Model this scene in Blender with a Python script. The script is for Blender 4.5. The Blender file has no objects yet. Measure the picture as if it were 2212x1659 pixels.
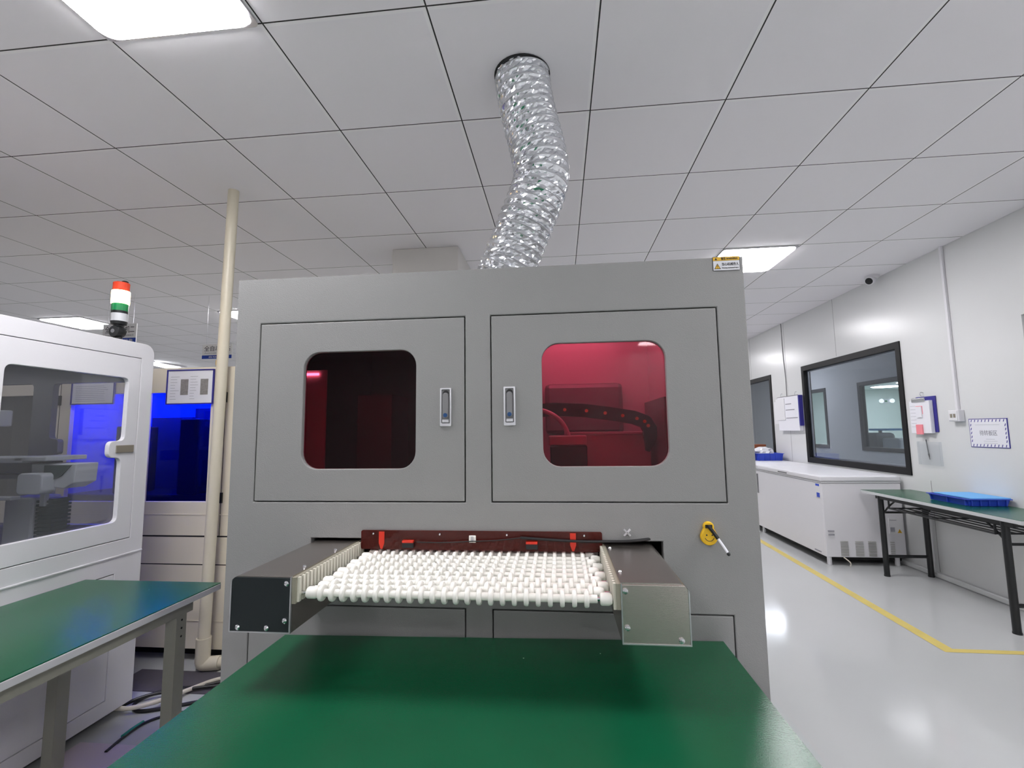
import bpy, bmesh, math, random
from mathutils import Vector, Matrix
random.seed(7)
R = math.radians
SC = bpy.context.scene
COL = SC.collection
H = 1.275            # eye height of the camera above the floor; heights below are measured from the eye
HC = 1.463           # ceiling

# ------------------------------------------------------------------ camera
F = 1004.994
YAW, PITCH, ROLL = -9.95813289e-02, 1.00340608e-01, -1.25708380e-02
fw = Vector((math.sin(YAW)*math.cos(PITCH), math.cos(YAW)*math.cos(PITCH), math.sin(PITCH)))
r0 = Vector((math.cos(YAW), -math.sin(YAW), 0)); u0 = r0.cross(fw)
rt = r0*math.cos(ROLL) + u0*math.sin(ROLL); up = -r0*math.sin(ROLL) + u0*math.cos(ROLL)
cd = bpy.data.cameras.new('camera'); cam = bpy.data.objects.new('camera', cd); COL.objects.link(cam)
cd.sensor_width = 36; cd.lens = F*36/2212; cd.clip_start = 0.02; cd.clip_end = 100
M = Matrix((( rt.x, up.x, -fw.x, 0), (rt.y, up.y, -fw.y, 0), (rt.z, up.z, -fw.z, H), (0, 0, 0, 1)))
cam.matrix_world = M
SC.camera = cam

# ------------------------------------------------------------------ world, exposure
w = bpy.data.worlds.new('world'); SC.world = w; w.use_nodes = True
w.node_tree.nodes['Background'].inputs[0].default_value = (.8, .85, .9, 1)
w.node_tree.nodes['Background'].inputs[1].default_value = 0.3
vs = SC.view_settings
SC.display_settings.display_device = 'sRGB'
vs.view_transform = 'Standard'; vs.look = 'None'; vs.exposure = 0.0; vs.gamma = 1; vs.use_curve_mapping = False
LAMP = 33.0          # radiance of the ceiling panel lights

# ------------------------------------------------------------------ materials
def lin(c):
    return tuple(((v/255)/12.92 if v/255 <= .04045 else ((v/255+.055)/1.055)**2.4) for v in c)
def mat(name, rgb, rough=.5, metal=0, noise=0, nscale=20, bump=0, bscale=200, coat=0, spec=.5, emit=None, es=0, aniso=0):
    m = bpy.data.materials.new(name); m.use_nodes = True
    nt = m.node_tree; b = nt.nodes['Principled BSDF']
    c = lin(rgb) if max(rgb) > 1.001 else rgb
    b.inputs['Base Color'].default_value = (*c, 1)
    b.inputs['Roughness'].default_value = rough; b.inputs['Metallic'].default_value = metal
    b.inputs['Specular IOR Level'].default_value = spec
    b.inputs['Coat Weight'].default_value = coat; b.inputs['Coat Roughness'].default_value = .08
    tc = nt.nodes.new('ShaderNodeTexCoord')
    if noise:
        n = nt.nodes.new('ShaderNodeTexNoise'); n.inputs['Scale'].default_value = nscale; n.inputs['Detail'].default_value = 4
        nt.links.new(tc.outputs['Object'], n.inputs['Vector'])
        mx = nt.nodes.new('ShaderNodeMix'); mx.data_type = 'RGBA'
        mx.inputs[6].default_value = (*[v*(1-noise) for v in c], 1); mx.inputs[7].default_value = (*[min(1, v*(1+noise)) for v in c], 1)
        nt.links.new(n.outputs['Fac'], mx.inputs[0]); nt.links.new(mx.outputs[2], b.inputs['Base Color'])
    if bump:
        n = nt.nodes.new('ShaderNodeTexNoise'); n.inputs['Scale'].default_value = bscale; n.inputs['Detail'].default_value = 2
        if aniso:
            mp = nt.nodes.new('ShaderNodeMapping'); mp.inputs['Scale'].default_value = (1, 1, aniso)
            nt.links.new(tc.outputs['Object'], mp.inputs['Vector']); nt.links.new(mp.outputs[0], n.inputs['Vector'])
        else: nt.links.new(tc.outputs['Object'], n.inputs['Vector'])
        bp = nt.nodes.new('ShaderNodeBump'); bp.inputs['Strength'].default_value = bump; bp.inputs['Distance'].default_value = .002
        nt.links.new(n.outputs['Fac'], bp.inputs['Height']); nt.links.new(bp.outputs[0], b.inputs['Normal'])
    if emit:
        b.inputs['Emission Color'].default_value = (*emit, 1); b.inputs['Emission Strength'].default_value = es
    return m
def pane(name, tint, refl=.9, rough=.02, body=None, bw=0):
    """thin clear or tinted sheet: light passes straight through, the surface mirrors by Fresnel"""
    m = bpy.data.materials.new(name); m.use_nodes = True; nt = m.node_tree; nt.nodes.clear()
    o = nt.nodes.new('ShaderNodeOutputMaterial'); t = nt.nodes.new('ShaderNodeBsdfTransparent'); g = nt.nodes.new('ShaderNodeBsdfGlossy')
    fr = nt.nodes.new('ShaderNodeFresnel'); fr.inputs[0].default_value = 1.5
    ml = nt.nodes.new('ShaderNodeMath'); ml.operation = 'MULTIPLY'; ml.inputs[1].default_value = refl
    mx = nt.nodes.new('ShaderNodeMixShader')
    t.inputs[0].default_value = (*tint, 1); g.inputs['Roughness'].default_value = rough; g.inputs['Color'].default_value = (1, 1, 1, 1)
    gm_ = nt.nodes.new('ShaderNodeNewGeometry'); io = nt.nodes.new('ShaderNodeMapRange')      # same IOR seen from either face of the sheet
    io.inputs['To Min'].default_value = 1.5; io.inputs['To Max'].default_value = 1/1.5
    nt.links.new(gm_.outputs['Backfacing'], io.inputs['Value']); nt.links.new(io.outputs[0], fr.inputs[0])
    nt.links.new(fr.outputs[0], ml.inputs[0]); nt.links.new(ml.outputs[0], mx.inputs[0])
    src = t
    if body:
        d = nt.nodes.new('ShaderNodeBsdfDiffuse'); d.inputs[0].default_value = (*body, 1)
        m2 = nt.nodes.new('ShaderNodeMixShader'); m2.inputs[0].default_value = bw
        nt.links.new(t.outputs[0], m2.inputs[1]); nt.links.new(d.outputs[0], m2.inputs[2]); src = m2
    nt.links.new(src.outputs[0], mx.inputs[1]); nt.links.new(g.outputs[0], mx.inputs[2]); nt.links.new(mx.outputs[0], o.inputs[0])
    return m
def emis(name, rgb, s):
    m = bpy.data.materials.new(name); m.use_nodes = True; nt = m.node_tree; nt.nodes.clear()
    o = nt.nodes.new('ShaderNodeOutputMaterial'); e = nt.nodes.new('ShaderNodeEmission')
    e.inputs[0].default_value = (*rgb, 1); e.inputs[1].default_value = s; nt.links.new(e.outputs[0], o.inputs[0]); return m

MT = dict(
 grey=mat('grey_powder_coat', (143, 143, 142), .42, bump=.35, bscale=420, noise=.03, nscale=6),
 white=mat('white_paint', (224, 223, 227), .35, bump=.1, bscale=300),
 beige=mat('beige_paint', (226, 217, 198), .4, bump=.1),
 wall=mat('wall_panel', (220, 221, 221), .24, bump=.06, bscale=60, noise=.015, nscale=3),
 wallin=mat('inner_wall_panel', (196, 200, 206), .5),
 wallg=mat('bright_room_wall', (215, 226, 218), .5),
 black=mat('black_paint', (22, 24, 26), .4), blackfr=mat('black_window_frame', (14, 14, 16), .5, spec=.3),
 dark=mat('dark_gap', (10, 10, 11), .8),
 steel=mat('brushed_steel', (182, 174, 168), .27, 1, bump=.05, bscale=90, aniso=14),
 darkplate=mat('dark_end_plate', (44, 50, 52), .32, .55, bump=.1, bscale=200),  # darker metal for the left conveyor end plate
 chrome=mat('chrome', (225, 225, 228), .12, 1), alu=mat('aluminium', (200, 200, 204), .3, .9),
 nylon=mat('white_nylon', (243, 241, 234), .3, spec=.5, noise=.04, nscale=60),
 ivory=mat('ribbed_ivory_plastic', (222, 218, 204), .45, noise=.08, nscale=30),
 legp=mat('table_leg_paint', (150, 150, 138), .4, noise=.05, nscale=30),
 edge=mat('white_edge_band', (200, 202, 204), .4),
 foil=mat('aluminium_foil', (236, 238, 242), .14, 1),
 pvc=mat('cream_pvc', (216, 208, 188), .35),
 red=mat('red_plastic', (214, 48, 26), .4), orange=mat('orange_plastic', (255, 96, 20), .35),
 green=mat('green_lens', (20, 130, 75), .3), redlens=mat('red_lens', (225, 70, 38), .25), yellens=mat('yellow_lens', (245, 200, 40), .3),
 yellow=mat('yellow_plastic', (238, 190, 30), .4), tape=mat('yellow_floor_tape', (212, 192, 110), .5, noise=.1, nscale=12),
 blue=mat('blue_plastic', (44, 74, 196), .4), bluel=mat('pale_blue_foam', (110, 180, 240), .6), bluesign=mat('sign_blue', (20, 60, 160), .5),
 navy=mat('navy_frame', (52, 48, 140), .5), paper=mat('white_paper', (232, 232, 238), .7), sign=mat('sign_white', (226, 226, 228), .5),
 ink=mat('ink', (40, 40, 46), .7), greyink=mat('grey_ink', (150, 150, 158), .7), photo=mat('grey_print', (140, 136, 134), .7, noise=.5, nscale=90),
 pink=mat('pink_paper', (240, 140, 150), .7), brown=mat('brown_cardboard', (150, 84, 52), .8, noise=.15, nscale=30),
 cable=mat('black_cable', (24, 24, 26), .45), wcable=mat('white_cable', (215, 208, 195), .5), gcable=mat('green_cable', (20, 140, 110), .5),
 mauve=mat('mauve_sheet', (196, 184, 192), .7), floorshade=mat('painted_floor_shade', (84, 80, 88), .7, noise=.12, nscale=50),
 bellow=mat('green_bellows', (66, 82, 78), .6), robot=mat('pale_machine_plastic', (205, 207, 205), .4),
 dgrey=mat('dark_grey_metal', (78, 80, 84), .45, .3), mgrey=mat('mid_grey_metal', (128, 128, 130), .45, .2),
 bag=mat('clear_bag', (220, 220, 225), .25, spec=.8), inner=mat('machine_inner_wall', (214, 212, 212), .4, .15, bump=.25, bscale=14),
 keyb=mat('blue_lock_core', (24, 70, 120), .3, .3), label=mat('silver_label', (205, 206, 210), .4, .2), tan=mat('tan_badge', (150, 142, 128), .4, .3),
 ylab=mat('yellow_label', (226, 178, 40), .5),
 acr=pane('dark_red_acrylic', (.80, .27, .37), .5, .03), acr2=pane('smoked_red_acrylic', (.5, .07, .06), .5, .03, (.16, .03, .025), .35),
 blueacr=pane('blue_acrylic', (.004, .075, 1.0), .8, .01),
 glass=pane('window_glass', (.8, .83, .86), 1.0, .0), cglass=pane('clear_acrylic', (.86, .87, .90), 1.0, .02, (.45, .45, .46), .07), pocket=pane('clear_pocket', (.94, .95, .96), .7, .1, (.8, .8, .8), .05),
 lamp=emis('lamp_diffuser', (.985, .965, .99), LAMP), tube=emis('tube_light', (.93, .95, 1), 14), amber=emis('amber_lit_lens', (1, .72, .35), 16),
 inlamp=emis('inner_light', (1, .95, .95), 21), bluelamp=emis('cabinet_lamp', (.9, .95, 1), 60), em=emis('emergency_lamp', (.95, 1, .98), 3), striplamp=emis('painted_reflection_strip', (1, .8, .85), 8), fillstrip=emis('added_fill_strip', (.97, .99, 1), 9), addedlamp=emis('added_lamp_diffuser', (.95, .98, 1), 20),
)
# ceiling: 600 mm lay-in tiles in a white T-grid, the pattern stays in the material
def ceiling_mat():
    m = mat('ceiling_tile', (242, 241, 243), .75, bump=.08, bscale=400)
    nt = m.node_tree; b = nt.nodes['Principled BSDF']; tc = nt.nodes.new('ShaderNodeTexCoord'); sp = nt.nodes.new('ShaderNodeSeparateXYZ')
    nt.links.new(tc.outputs['Object'], sp.inputs[0])
    def mth(op, a, bb=None):
        n = nt.nodes.new('ShaderNodeMath'); n.operation = op
        for i, v in enumerate((a, bb)):
            if v is None: continue
            if isinstance(v, (int, float)): n.inputs[i].default_value = v
            else: nt.links.new(v, n.inputs[i])
        return n.outputs[0]
    def band(coord, off, lo, hi):          # 1 inside the band lo..hi metres from a grid line
        t = mth('MODULO', mth('ADD', coord, 60.0 - off + .3), .6)
        t = mth('SUBTRACT', t, .3)
        return mth('MULTIPLY', mth('GREATER_THAN', t, lo), mth('LESS_THAN', t, hi))
    dk = mth('MAXIMUM', band(sp.outputs['X'], .1688, .0030, .0088), band(sp.outputs['Y'], 1.439, -.0095, -.0040))
    lt = mth('MAXIMUM', band(sp.outputs['X'], .1688, -.010, .0035), band(sp.outputs['Y'], 1.439, -.0045, .010))
    m1 = nt.nodes.new('ShaderNodeMix'); m1.data_type = 'RGBA'; m1.inputs[6].default_value = (*lin((243, 241, 244)), 1); m1.inputs[7].default_value = (*lin((248, 247, 248)), 1)
    m2 = nt.nodes.new('ShaderNodeMix'); m2.data_type = 'RGBA'; m2.inputs[7].default_value = (*lin((42, 42, 40)), 1)
    nt.links.new(lt, m1.inputs[0]); nt.links.new(m1.outputs[2], m2.inputs[6]); nt.links.new(dk, m2.inputs[0]); nt.links.new(m2.outputs[2], b.inputs['Base Color'])
    return m
def floor_tone():
    m = mat('epoxy_floor', (188, 190, 190), .12, noise=.03, nscale=1.6, bump=.03, bscale=12, coat=.0)
    return m
def table_mat():
    m = mat('green_antistatic_mat', (12, 84, 54), .24, noise=.16, nscale=5, bump=.12, bscale=500, spec=.5)
    nt = m.node_tree; b = nt.nodes['Principled BSDF']
    tc = nt.nodes.new('ShaderNodeTexCoord'); v = nt.nodes.new('ShaderNodeTexVoronoi'); v.inputs['Scale'].default_value = 9
    nt.links.new(tc.outputs['Object'], v.inputs['Vector'])
    lt = nt.nodes.new('ShaderNodeMath'); lt.operation = 'LESS_THAN'; lt.inputs[1].default_value = .017
    nt.links.new(v.outputs['Distance'], lt.inputs[0])
    old = b.inputs['Base Color'].links[0].from_socket
    mx = nt.nodes.new('ShaderNodeMix'); mx.data_type = 'RGBA'; mx.inputs[7].default_value = (.5, .6, .52, 1)
    nt.links.new(old, mx.inputs[6]); nt.links.new(lt.outputs[0], mx.inputs[0]); nt.links.new(mx.outputs[2], b.inputs['Base Color'])
    return m
MT['ceil'] = ceiling_mat(); MT['floor'] = floor_tone(); MT['mat'] = table_mat()

# ------------------------------------------------------------------ object helpers
ORG = {}
def thing(name, label, cat, loc, group=None):
    o = bpy.data.objects.new(name, None); COL.objects.link(o); o.empty_display_size = .1
    o.location = loc; ORG[o.name] = Vector(loc); o['label'] = label; o['category'] = cat
    if group: o['group'] = group
    return o
def tag(o, label, cat, group=None, kind=None):
    o['label'] = label; o['category'] = cat
    if group: o['group'] = group
    if kind: o['kind'] = kind
    return o
class MB:
    def __init__(s): s.bm = bmesh.new()
    def box(s, x0, x1, y0, y1, z0, z1):
        v = [s.bm.verts.new((x, y, z)) for x in (x0, x1) for y in (y0, y1) for z in (z0, z1)]
        for f in ((0, 1, 3, 2), (4, 6, 7, 5), (0, 4, 5, 1), (2, 3, 7, 6), (0, 2, 6, 4), (1, 5, 7, 3)): s.bm.faces.new([v[i] for i in f])
        return s
    def ring(s, c, ax, r, n, ph=0):
        ax = Vector(ax).normalized(); a = ax.orthogonal().normalized() if abs(ax.z) > .9 else ax.cross(Vector((0, 0, 1))).normalized(); b = ax.cross(a)
        return [s.bm.verts.new(Vector(c) + a*r*math.cos(2*math.pi*i/n+ph) + b*r*math.sin(2*math.pi*i/n+ph)) for i in range(n)]
    def skin(s, rings, cap=True, closed=False):
        n = len(rings[0])
        for A, B in zip(rings, rings[1:]):
            for i in range(n): s.bm.faces.new((A[i], A[(i+1) % n], B[(i+1) % n], B[i]))
        if cap: s.bm.faces.new(rings[0][::-1]); s.bm.faces.new(rings[-1])
    def cyl(s, p0, p1, r, r1=None, n=20):
        ax = Vector(p1)-Vector(p0); s.skin([s.ring(p0, ax, r, n), s.ring(p1, ax, r if r1 is None else r1, n)]); return s
    def lathe(s, c, ax, prof, n=24):       # prof: (distance along axis, radius)
        ax = Vector(ax).normalized(); s.skin([s.ring(Vector(c)+ax*d, ax, max(r, .0002), n) for d, r in prof]); return s
    def tube(s, pts, r, n=10, smooth=3):
        P = [Vector(p) for p in pts]
        for _ in range(smooth):
            Q = [P[0]]
            for a, b in zip(P, P[1:]): Q += [a*.75+b*.25, a*.25+b*.75]
            P = Q+[P[-1]]
        rings = []; a = None
        for i, p in enumerate(P):
            t = (P[min(i+1, len(P)-1)]-P[max(i-1, 0)]).normalized()
            a = (t.orthogonal() if a is None else a - t*a.dot(t)).normalized(); b = t.cross(a)
            rings.append([s.bm.verts.new(p+a*r*math.cos(2*math.pi*k/n)+b*r*math.sin(2*math.pi*k/n)) for k in range(n)])
        s.skin(rings); return s
    def plate(s, plane, c, t, outer, holes=()):
        """flat sheet in the plane x/y/z = c with holes, thickness t along the axis"""
        def P(u, v): return {'y': (u, c, v), 'x': (c, u, v), 'z': (u, v, c)}[plane]
        b2 = bmesh.new(); ed = []
        for lp in (outer, *holes):
            vs = [b2.verts.new(P(*q)) for q in lp]
            ed += [b2.edges.new((vs[i], vs[(i+1) % len(vs)])) for i in range(len(vs))]
        bmesh.ops.triangle_fill(b2, use_beauty=True, use_dissolve=False, edges=ed)
        bmesh.ops.dissolve_limit(b2, angle_limit=.01, verts=b2.verts, edges=b2.edges)
        r = bmesh.ops.extrude_face_region(b2, geom=list(b2.faces))
        d = {'y': (0, t, 0), 'x': (t, 0, 0), 'z': (0, 0, t)}[plane]
        bmesh.ops.translate(b2, verts=[g for g in r['geom'] if isinstance(g, bmesh.types.BMVert)], vec=d)
        bmesh.ops.recalc_face_normals(b2, faces=b2.faces)
        me = bpy.data.meshes.new('t'); b2.to_mesh(me); b2.free(); s.bm.from_mesh(me); bpy.data.meshes.remove(me); return s
    def grid(s, f, nu, nv):
        V = [[s.bm.verts.new(f(i/nu, j/nv)) for j in range(nv+1)] for i in range(nu+1)]
        for i in range(nu):
            for j in range(nv): s.bm.faces.new((V[i][j], V[i+1][j], V[i+1][j+1], V[i][j+1]))
        return s
    def obj(s, name, m, parent=None, bev=0, smooth=False, recalc=True, kind=None):
        if recalc: bmesh.ops.recalc_face_normals(s.bm, faces=s.bm.faces)
        xs = [v.co for v in s.bm.verts]
        o_ = Vector(((min(v.x for v in xs)+max(v.x for v in xs))/2, (min(v.y for v in xs)+max(v.y for v in xs))/2, min(v.z for v in xs)))
        bmesh.ops.translate(s.bm, verts=s.bm.verts, vec=-o_)
        me = bpy.data.meshes.new(name); s.bm.to_mesh(me); s.bm.free()
        me.materials.append(m if not isinstance(m, str) else MT[m])
        o = bpy.data.objects.new(name, me); COL.objects.link(o); ORG[o.name] = o_.copy()
        o.location = o_
        if parent: o.parent = parent; o.location = o_-ORG[parent.name]
        if smooth:
            for p in me.polygons: p.use_smooth = True
            try: me.set_sharp_from_angle(angle=R(35))
            except Exception: pass
        if bev:
            b = o.modifiers.new('bevel', 'BEVEL'); b.width = bev; b.segments = 2; b.limit_method = 'ANGLE'; b.angle_limit = R(40)
        if kind: o['kind'] = kind
        return o
def rect(u0, u1, v0, v1): return [(u0, v0), (u1, v0), (u1, v1), (u0, v1)]
def rr(u0, u1, v0, v1, r, n=7):
    P = []
    for cx, cy, a in ((u1-r, v0+r, -90), (u1-r, v1-r, 0), (u0+r, v1-r, 90), (u0+r, v0+r, 180)):
        for i in range(n+1):
            t = R(a+90*i/n); P.append((cx+r*math.cos(t), cy+r*math.sin(t)))
    return P
def rpoly(pts, r, n=5):                    # round the corners of any polygon
    out = []
    for i, p in enumerate(pts):
        a = Vector(pts[i-1]); b = Vector(p); c = Vector(pts[(i+1) % len(pts)])
        d1 = (a-b); d2 = (c-b); k = min(r, d1.length*.45, d2.length*.45)
        s = b+d1.normalized()*k; e = b+d2.normalized()*k
        for j in range(n+1):
            t = j/n; out.append(tuple((1-t)**2*s+2*t*(1-t)*b+t*t*e))
    return out
def text(s, size, loc, face, m, parent, name='lettering', wid=None, align='LEFT'):
    cu = bpy.data.curves.new('t', 'FONT'); cu.body = s; cu.size = size; cu.extrude = .0004; cu.align_x = align
    to = bpy.data.objects.new('t', cu); COL.objects.link(to)
    dg = bpy.context.evaluated_depsgraph_get(); me = bpy.data.meshes.new_from_object(to.evaluated_get(dg))
    bpy.data.objects.remove(to)
    if wid and me.vertices:
        x0 = min(v.co.x for v in me.vertices); x1 = max(v.co.x for v in me.vertices); k = wid/max(x1-x0, 1e-6)
        for v in me.vertices: v.co.x *= k
    rz = {'y': 0, 'x': -90, 'back': 180}[face]
    me.transform(Matrix.Rotation(R(rz), 4, 'Z') @ Matrix.Rotation(R(90), 4, 'X'))
    me.materials.clear(); me.materials.append(MT[m])
    o = bpy.data.objects.new(name, me); COL.objects.link(o); o.parent = parent
    o.location = Vector(loc)-ORG[parent.name]; ORG[o.name] = Vector(loc)
    return o
def struct(name, mb, m, bev=0, smooth=False): return mb.obj(name, m, kind='structure', bev=bev, smooth=smooth)
def copy_tree(o, parent=None):
    c = o.copy(); COL.objects.link(c)
    if parent: c.parent = parent
    ORG[c.name] = ORG.get(o.name, Vector()).copy()
    for ch in list(o.children): copy_tree(ch, c)
    return c
ZF = -H

# ------------------------------------------------------------------ room shell
XL, XR, YN, YB = -11.0, 3.16, -5.6, 12.6
struct('floor', MB().box(XL-.2, 13.7, YN-.2, 20.2, ZF-.1, ZF), 'floor')
# the ceiling's grid is tied to world coordinates: keep its origin at zero
def ceiling():
    mb = MB().box(XL-.2, XR+.1, YN-.2, YB+.2, HC, HC+.05)
    o = mb.obj('ceiling', 'ceil', kind='structure')
    d = Vector(o.location); o.data.transform(Matrix.Translation(Vector((d.x, d.y, 0)))); o.location = (0, 0, d.z)
ceiling()
struct('wall_left', MB().box(XL-.15, XL, YN, YB, ZF, HC), 'wall')
struct('wall_front', MB().box(XL, XR, YN-.15, YN, ZF, HC), 'wall')
struct('wall_back', MB().box(XL, XR, YB, YB+.15, ZF, HC), 'wall')
W2 = (4.60, 6.36, -.44, .78); W1 = (7.25, 9.0, -.44, .78)
struct('wall_right', MB().plate('x', XR, .06, rect(YN, YB, ZF, HC), [rect(*W2), rect(*W1), rect(2.52, 3.455, ZF+.002, .747)]), 'wall')
# panel joints of the sandwich wall
j = MB()
for y in (6.775, 7.95, 5.59): j.box(XR-.0008, XR, y-.0022, y+.0022, .80 if y < 6.5 else ZF+.05, HC)
j.box(XR-.0008, XR, 4.39, 4.394, ZF+.05, -.47)
struct('trim_1', j, 'mgrey')
struct('trim_2', MB().box(XR-.025, XR, YN, 2.45, ZF, ZF+.045).box(XR-.025, XR, 3.5, YB, ZF, ZF+.045), 'wall', bev=.01)
def window(n, W, seam=False):
    y0, y1, z0, z1 = W
    fr = MB().plate('x', XR-.012, .085, rect(y0-.005, y1+.005, z0-.005, z1+.005), [rect(y0+.055, y1-.055, z0+.06, z1-.06)])
    f = struct('window_%d' % n, fr, 'blackfr', bev=.003)
    MB().box(XR+.02, XR+.026, y0+.05, y1-.05, z0+.05, z1-.05).obj('glass_pane', 'glass', f)
    MB().plate('x', XR+.03, .02, rect(y0+.05, y1-.05, z0+.05, z1-.05), [rect(y0+.075, y1-.075, z0+.075, z1-.075)]).obj('inner_bead', 'alu', f)
    return f
window(2, W2); window(1, W1)
d1 = struct('door_1', MB().box(XR+.008, XR+.05, 2.53, 3.445, ZF+.004, .737), 'wall', bev=.003)
MB().cyl((XR+.008, 2.62, -.25), (XR-.05, 2.62, -.25), .009).cyl((XR-.05, 2.62, -.25), (XR-.05, 2.74, -.25), .009).obj('door_handle', 'chrome', d1, smooth=True)
# rooms behind the right wall
struct('wall_inner', MB().plate('x', 5.40, .06, rect(3.2, 14.2, ZF, HC), [rect(7.1, 8.98, -.42, .78), rect(10.02, 11.7, -.42, .78)]), 'wallin')
struct('wall_inner_near', MB().box(XR+.06, 5.46, 3.05, 3.2, ZF, HC), 'wallin')
struct('wall_inner_far', MB().box(XR+.06, 5.46, 14.2, 14.35, ZF, HC), 'wallin')
struct('ceiling_inner', MB().box(XR+.06, 5.46, 3.05, 14.35, HC, HC+.05), 'wallin')
for n, (a, b) in ((3, (7.1, 8.98)), (4, (10.02, 11.7))):
    f = struct('window_%d' % n, MB().plate('x', 5.385, .09, rect(a-.01, b+.01, -.43, .79), [rect(a+.06, b-.06, -.36, .72)]), 'dgrey', bev=.003)
    MB().box(5.42, 5.426, a+.05, b-.05, -.37, .73).obj('glass_pane', 'glass', f)
struct('wall_bright_far', MB().box(5.46, 13.5, 20, 20.15, ZF, HC).box(5.40, 5.46, 14.35, 20, ZF, HC), 'wallg')
struct('wall_bright_side', MB().box(13.5, 13.65, 3.05, 20.15, ZF, HC).box(5.46, 13.5, 3.05, 3.2, ZF, HC), 'wallg')
struct('ceiling_bright', MB().box(5.46, 13.5, 3.2, 20.15, HC, HC+.05), 'wallg')

# ------------------------------------------------------------------ ceiling panel lights
def make_light(label, cx, cy):
    t = thing('ceiling_light', label, 'light', (cx, cy, HC-.012), 'square ceiling panel lights')
    a = .296
    MB().plate('z', HC-.010, .010, rr(cx-a, cx+a, cy-a, cy+a, .02), [rr(cx-a+.012, cx+a-.012, cy-a+.012, cy+a-.012, .03)]).obj('frame', 'alu', t)
    MB().plate('z', HC-.016, .013, rr(cx-a+.011, cx+a-.011, cy-a+.011, cy+a-.011, .05)).obj('diffuser', 'lamp', t)
    return t
GX = lambda k: .1688+.6*k+.3
GY = lambda k: 1.439+.6*k+.3
L0 = make_light('square white panel light at the top left corner of the view, nearest the camera', GX(-3), GY(-1))
for lab, kx, ky in [
 ('square white panel light above the right rear corner of the grey machine', 2, 4),
 ('square panel light far left, its lower half behind the white machine', -11, 6),
 ('small-looking panel light just left of the grey machine, cut by the cream pipe', -7, 6),
 ('panel light over the aisle, right of the camera and beside the green table', 2, -1),
 ('panel light over the aisle further back, beside the far wall window', 2, 9),
 ('panel light over the end of the aisle, close to the back wall', 2, 14),
 ('panel light over the aisle, first one behind the camera', 2, -6),
 ('panel light over the aisle, near the wall behind the camera', 2, -11),
 ('panel light behind the camera, left of the aisle', -3, -6),
 ('panel light behind the camera, left of the aisle and by the front wall', -3, -11),
 ('panel light in the left bay behind the camera', -11, -4),
 ('panel light deep in the left bay towards the back wall', -12, 14),
 ('panel light behind the beige cabinets towards the back wall', -5, 14)]:
    c = copy_tree(L0); c.location = (GX(kx), GY(ky), HC-.012); c['label'] = lab
# tube lights on the far left ceiling
for i, (x0, y0, x1, y1, lab) in enumerate(((-7.92, 8.35, -8.12, 9.15, 'white tube light on the far left ceiling, the nearer of two in line'),
                                        (-8.2, 9.45, -8.33, 10.2, 'white tube light on the far left ceiling, the farther of two in line'))):
    t = thing('tube_light', lab, 'light', (x0, y0, HC-.09), 'tube lights on the far ceiling')
    MB().cyl((x0, y0, HC-.06), (x1, y1, HC-.06), .035, n=12).obj('tube', 'tube', t)
    MB().box(min(x0, x1), max(x0, x1), y0, y1, HC-.03, HC).obj('housing', 'white', t)
for x, y, lab in ((12.0, 18.3, 'round bright lamp seen through both windows, the left one'), (11.75, 16.6, 'round bright lamp seen through both windows, the right one')):
    t = thing('round_lamp', lab, 'light', (x, y, HC-.05), 'round lamps in the bright back room')
    MB().lathe((x, y, HC), (0, 0, -1), [(0, .48), (.02, .48), (.03, .44)], n=32).obj('diffuser', 'lamp', t)
    MB().lathe((x, y, HC), (0, 0, -1), [(0, .52), (.012, .52), (.018, .49)], n=32).obj('rim', 'white', t)
for x, y, lab in ((8.5, 7.0, 'added unseen panel lamp lighting the bright back room, nearest end'), (7.2, 15.5, 'added unseen panel lamp lighting the bright back room, far end'), (11.8, 12.0, 'added unseen panel lamp lighting the bright back room, by its side wall')):
    t = thing('ceiling_light', lab, 'light', (x, y, HC-.03), 'added lamps of the bright back room')
    MB().box(x-.58, x+.58, y-.58, y+.58, HC-.02, HC-.012).obj('diffuser', 'addedlamp', t)  # extra lamps added out of view to light the back room
    MB().plate('z', HC-.022, .022, rect(x-.6, x+.6, y-.6, y+.6), [rect(x-.58, x+.58, y-.58, y+.58)]).obj('frame', 'white', t)

c = copy_tree(L0); c.location = (4.3, 10.5, HC-.012); c['label'] = 'panel light on the ceiling of the dim room behind the right wall'
c = copy_tree(L0); c.location = (4.3, 5.0, HC-.012); c['label'] = 'panel light in the dim room behind the right wall, nearest end'

# ------------------------------------------------------------------ big grey machine
D = 1.49
mx0, mx1, mz1 = -.745*D, .395*D, .362*D
mback = D+1.15
S = lambda v: v*D
gm = thing('processing_machine', 'large grey machine with two windowed doors and a white wheel conveyor', 'machine', ((mx0+mx1)/2, D+.5, ZF))
d1x0, d1x1, d2x0, d2x1 = S(-.684), S(-.205), S(-.1445), S(.334)
dz0, dz1 = S(-.149), S(.253)
lz1 = S(-.371); lz0 = ZF+.10
g = .0035
slot = [(S(-.549), S(-.333)), (S(.205), S(-.333)), (S(.205), S(-.228)), (S(.082), S(-.228)), (S(.075), S(-.216)), (S(-.425), S(-.216)), (S(-.432), S(-.228)), (S(-.549), S(-.228))]
MB().plate('y', D, .03, rect(mx0, mx1, ZF+.04, mz1),
   [rect(d1x0-g, d1x1+g, dz0-g, dz1+g), rect(d2x0-g, d2x1+g, dz0-g, dz1+g), slot,
    rect(d1x0-g, d1x1+g, lz0-g, lz1+g), rect(d2x0-g, d2x1+g, lz0-g, lz1+g)]).obj('front_frame', 'grey', gm, bev=.003)
b = MB(); b.box(mx0, mx0+.02, D+.03, mback, ZF+.04, mz1).box(mx1-.02, mx1, D+.03, mback, ZF+.04, mz1)
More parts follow.
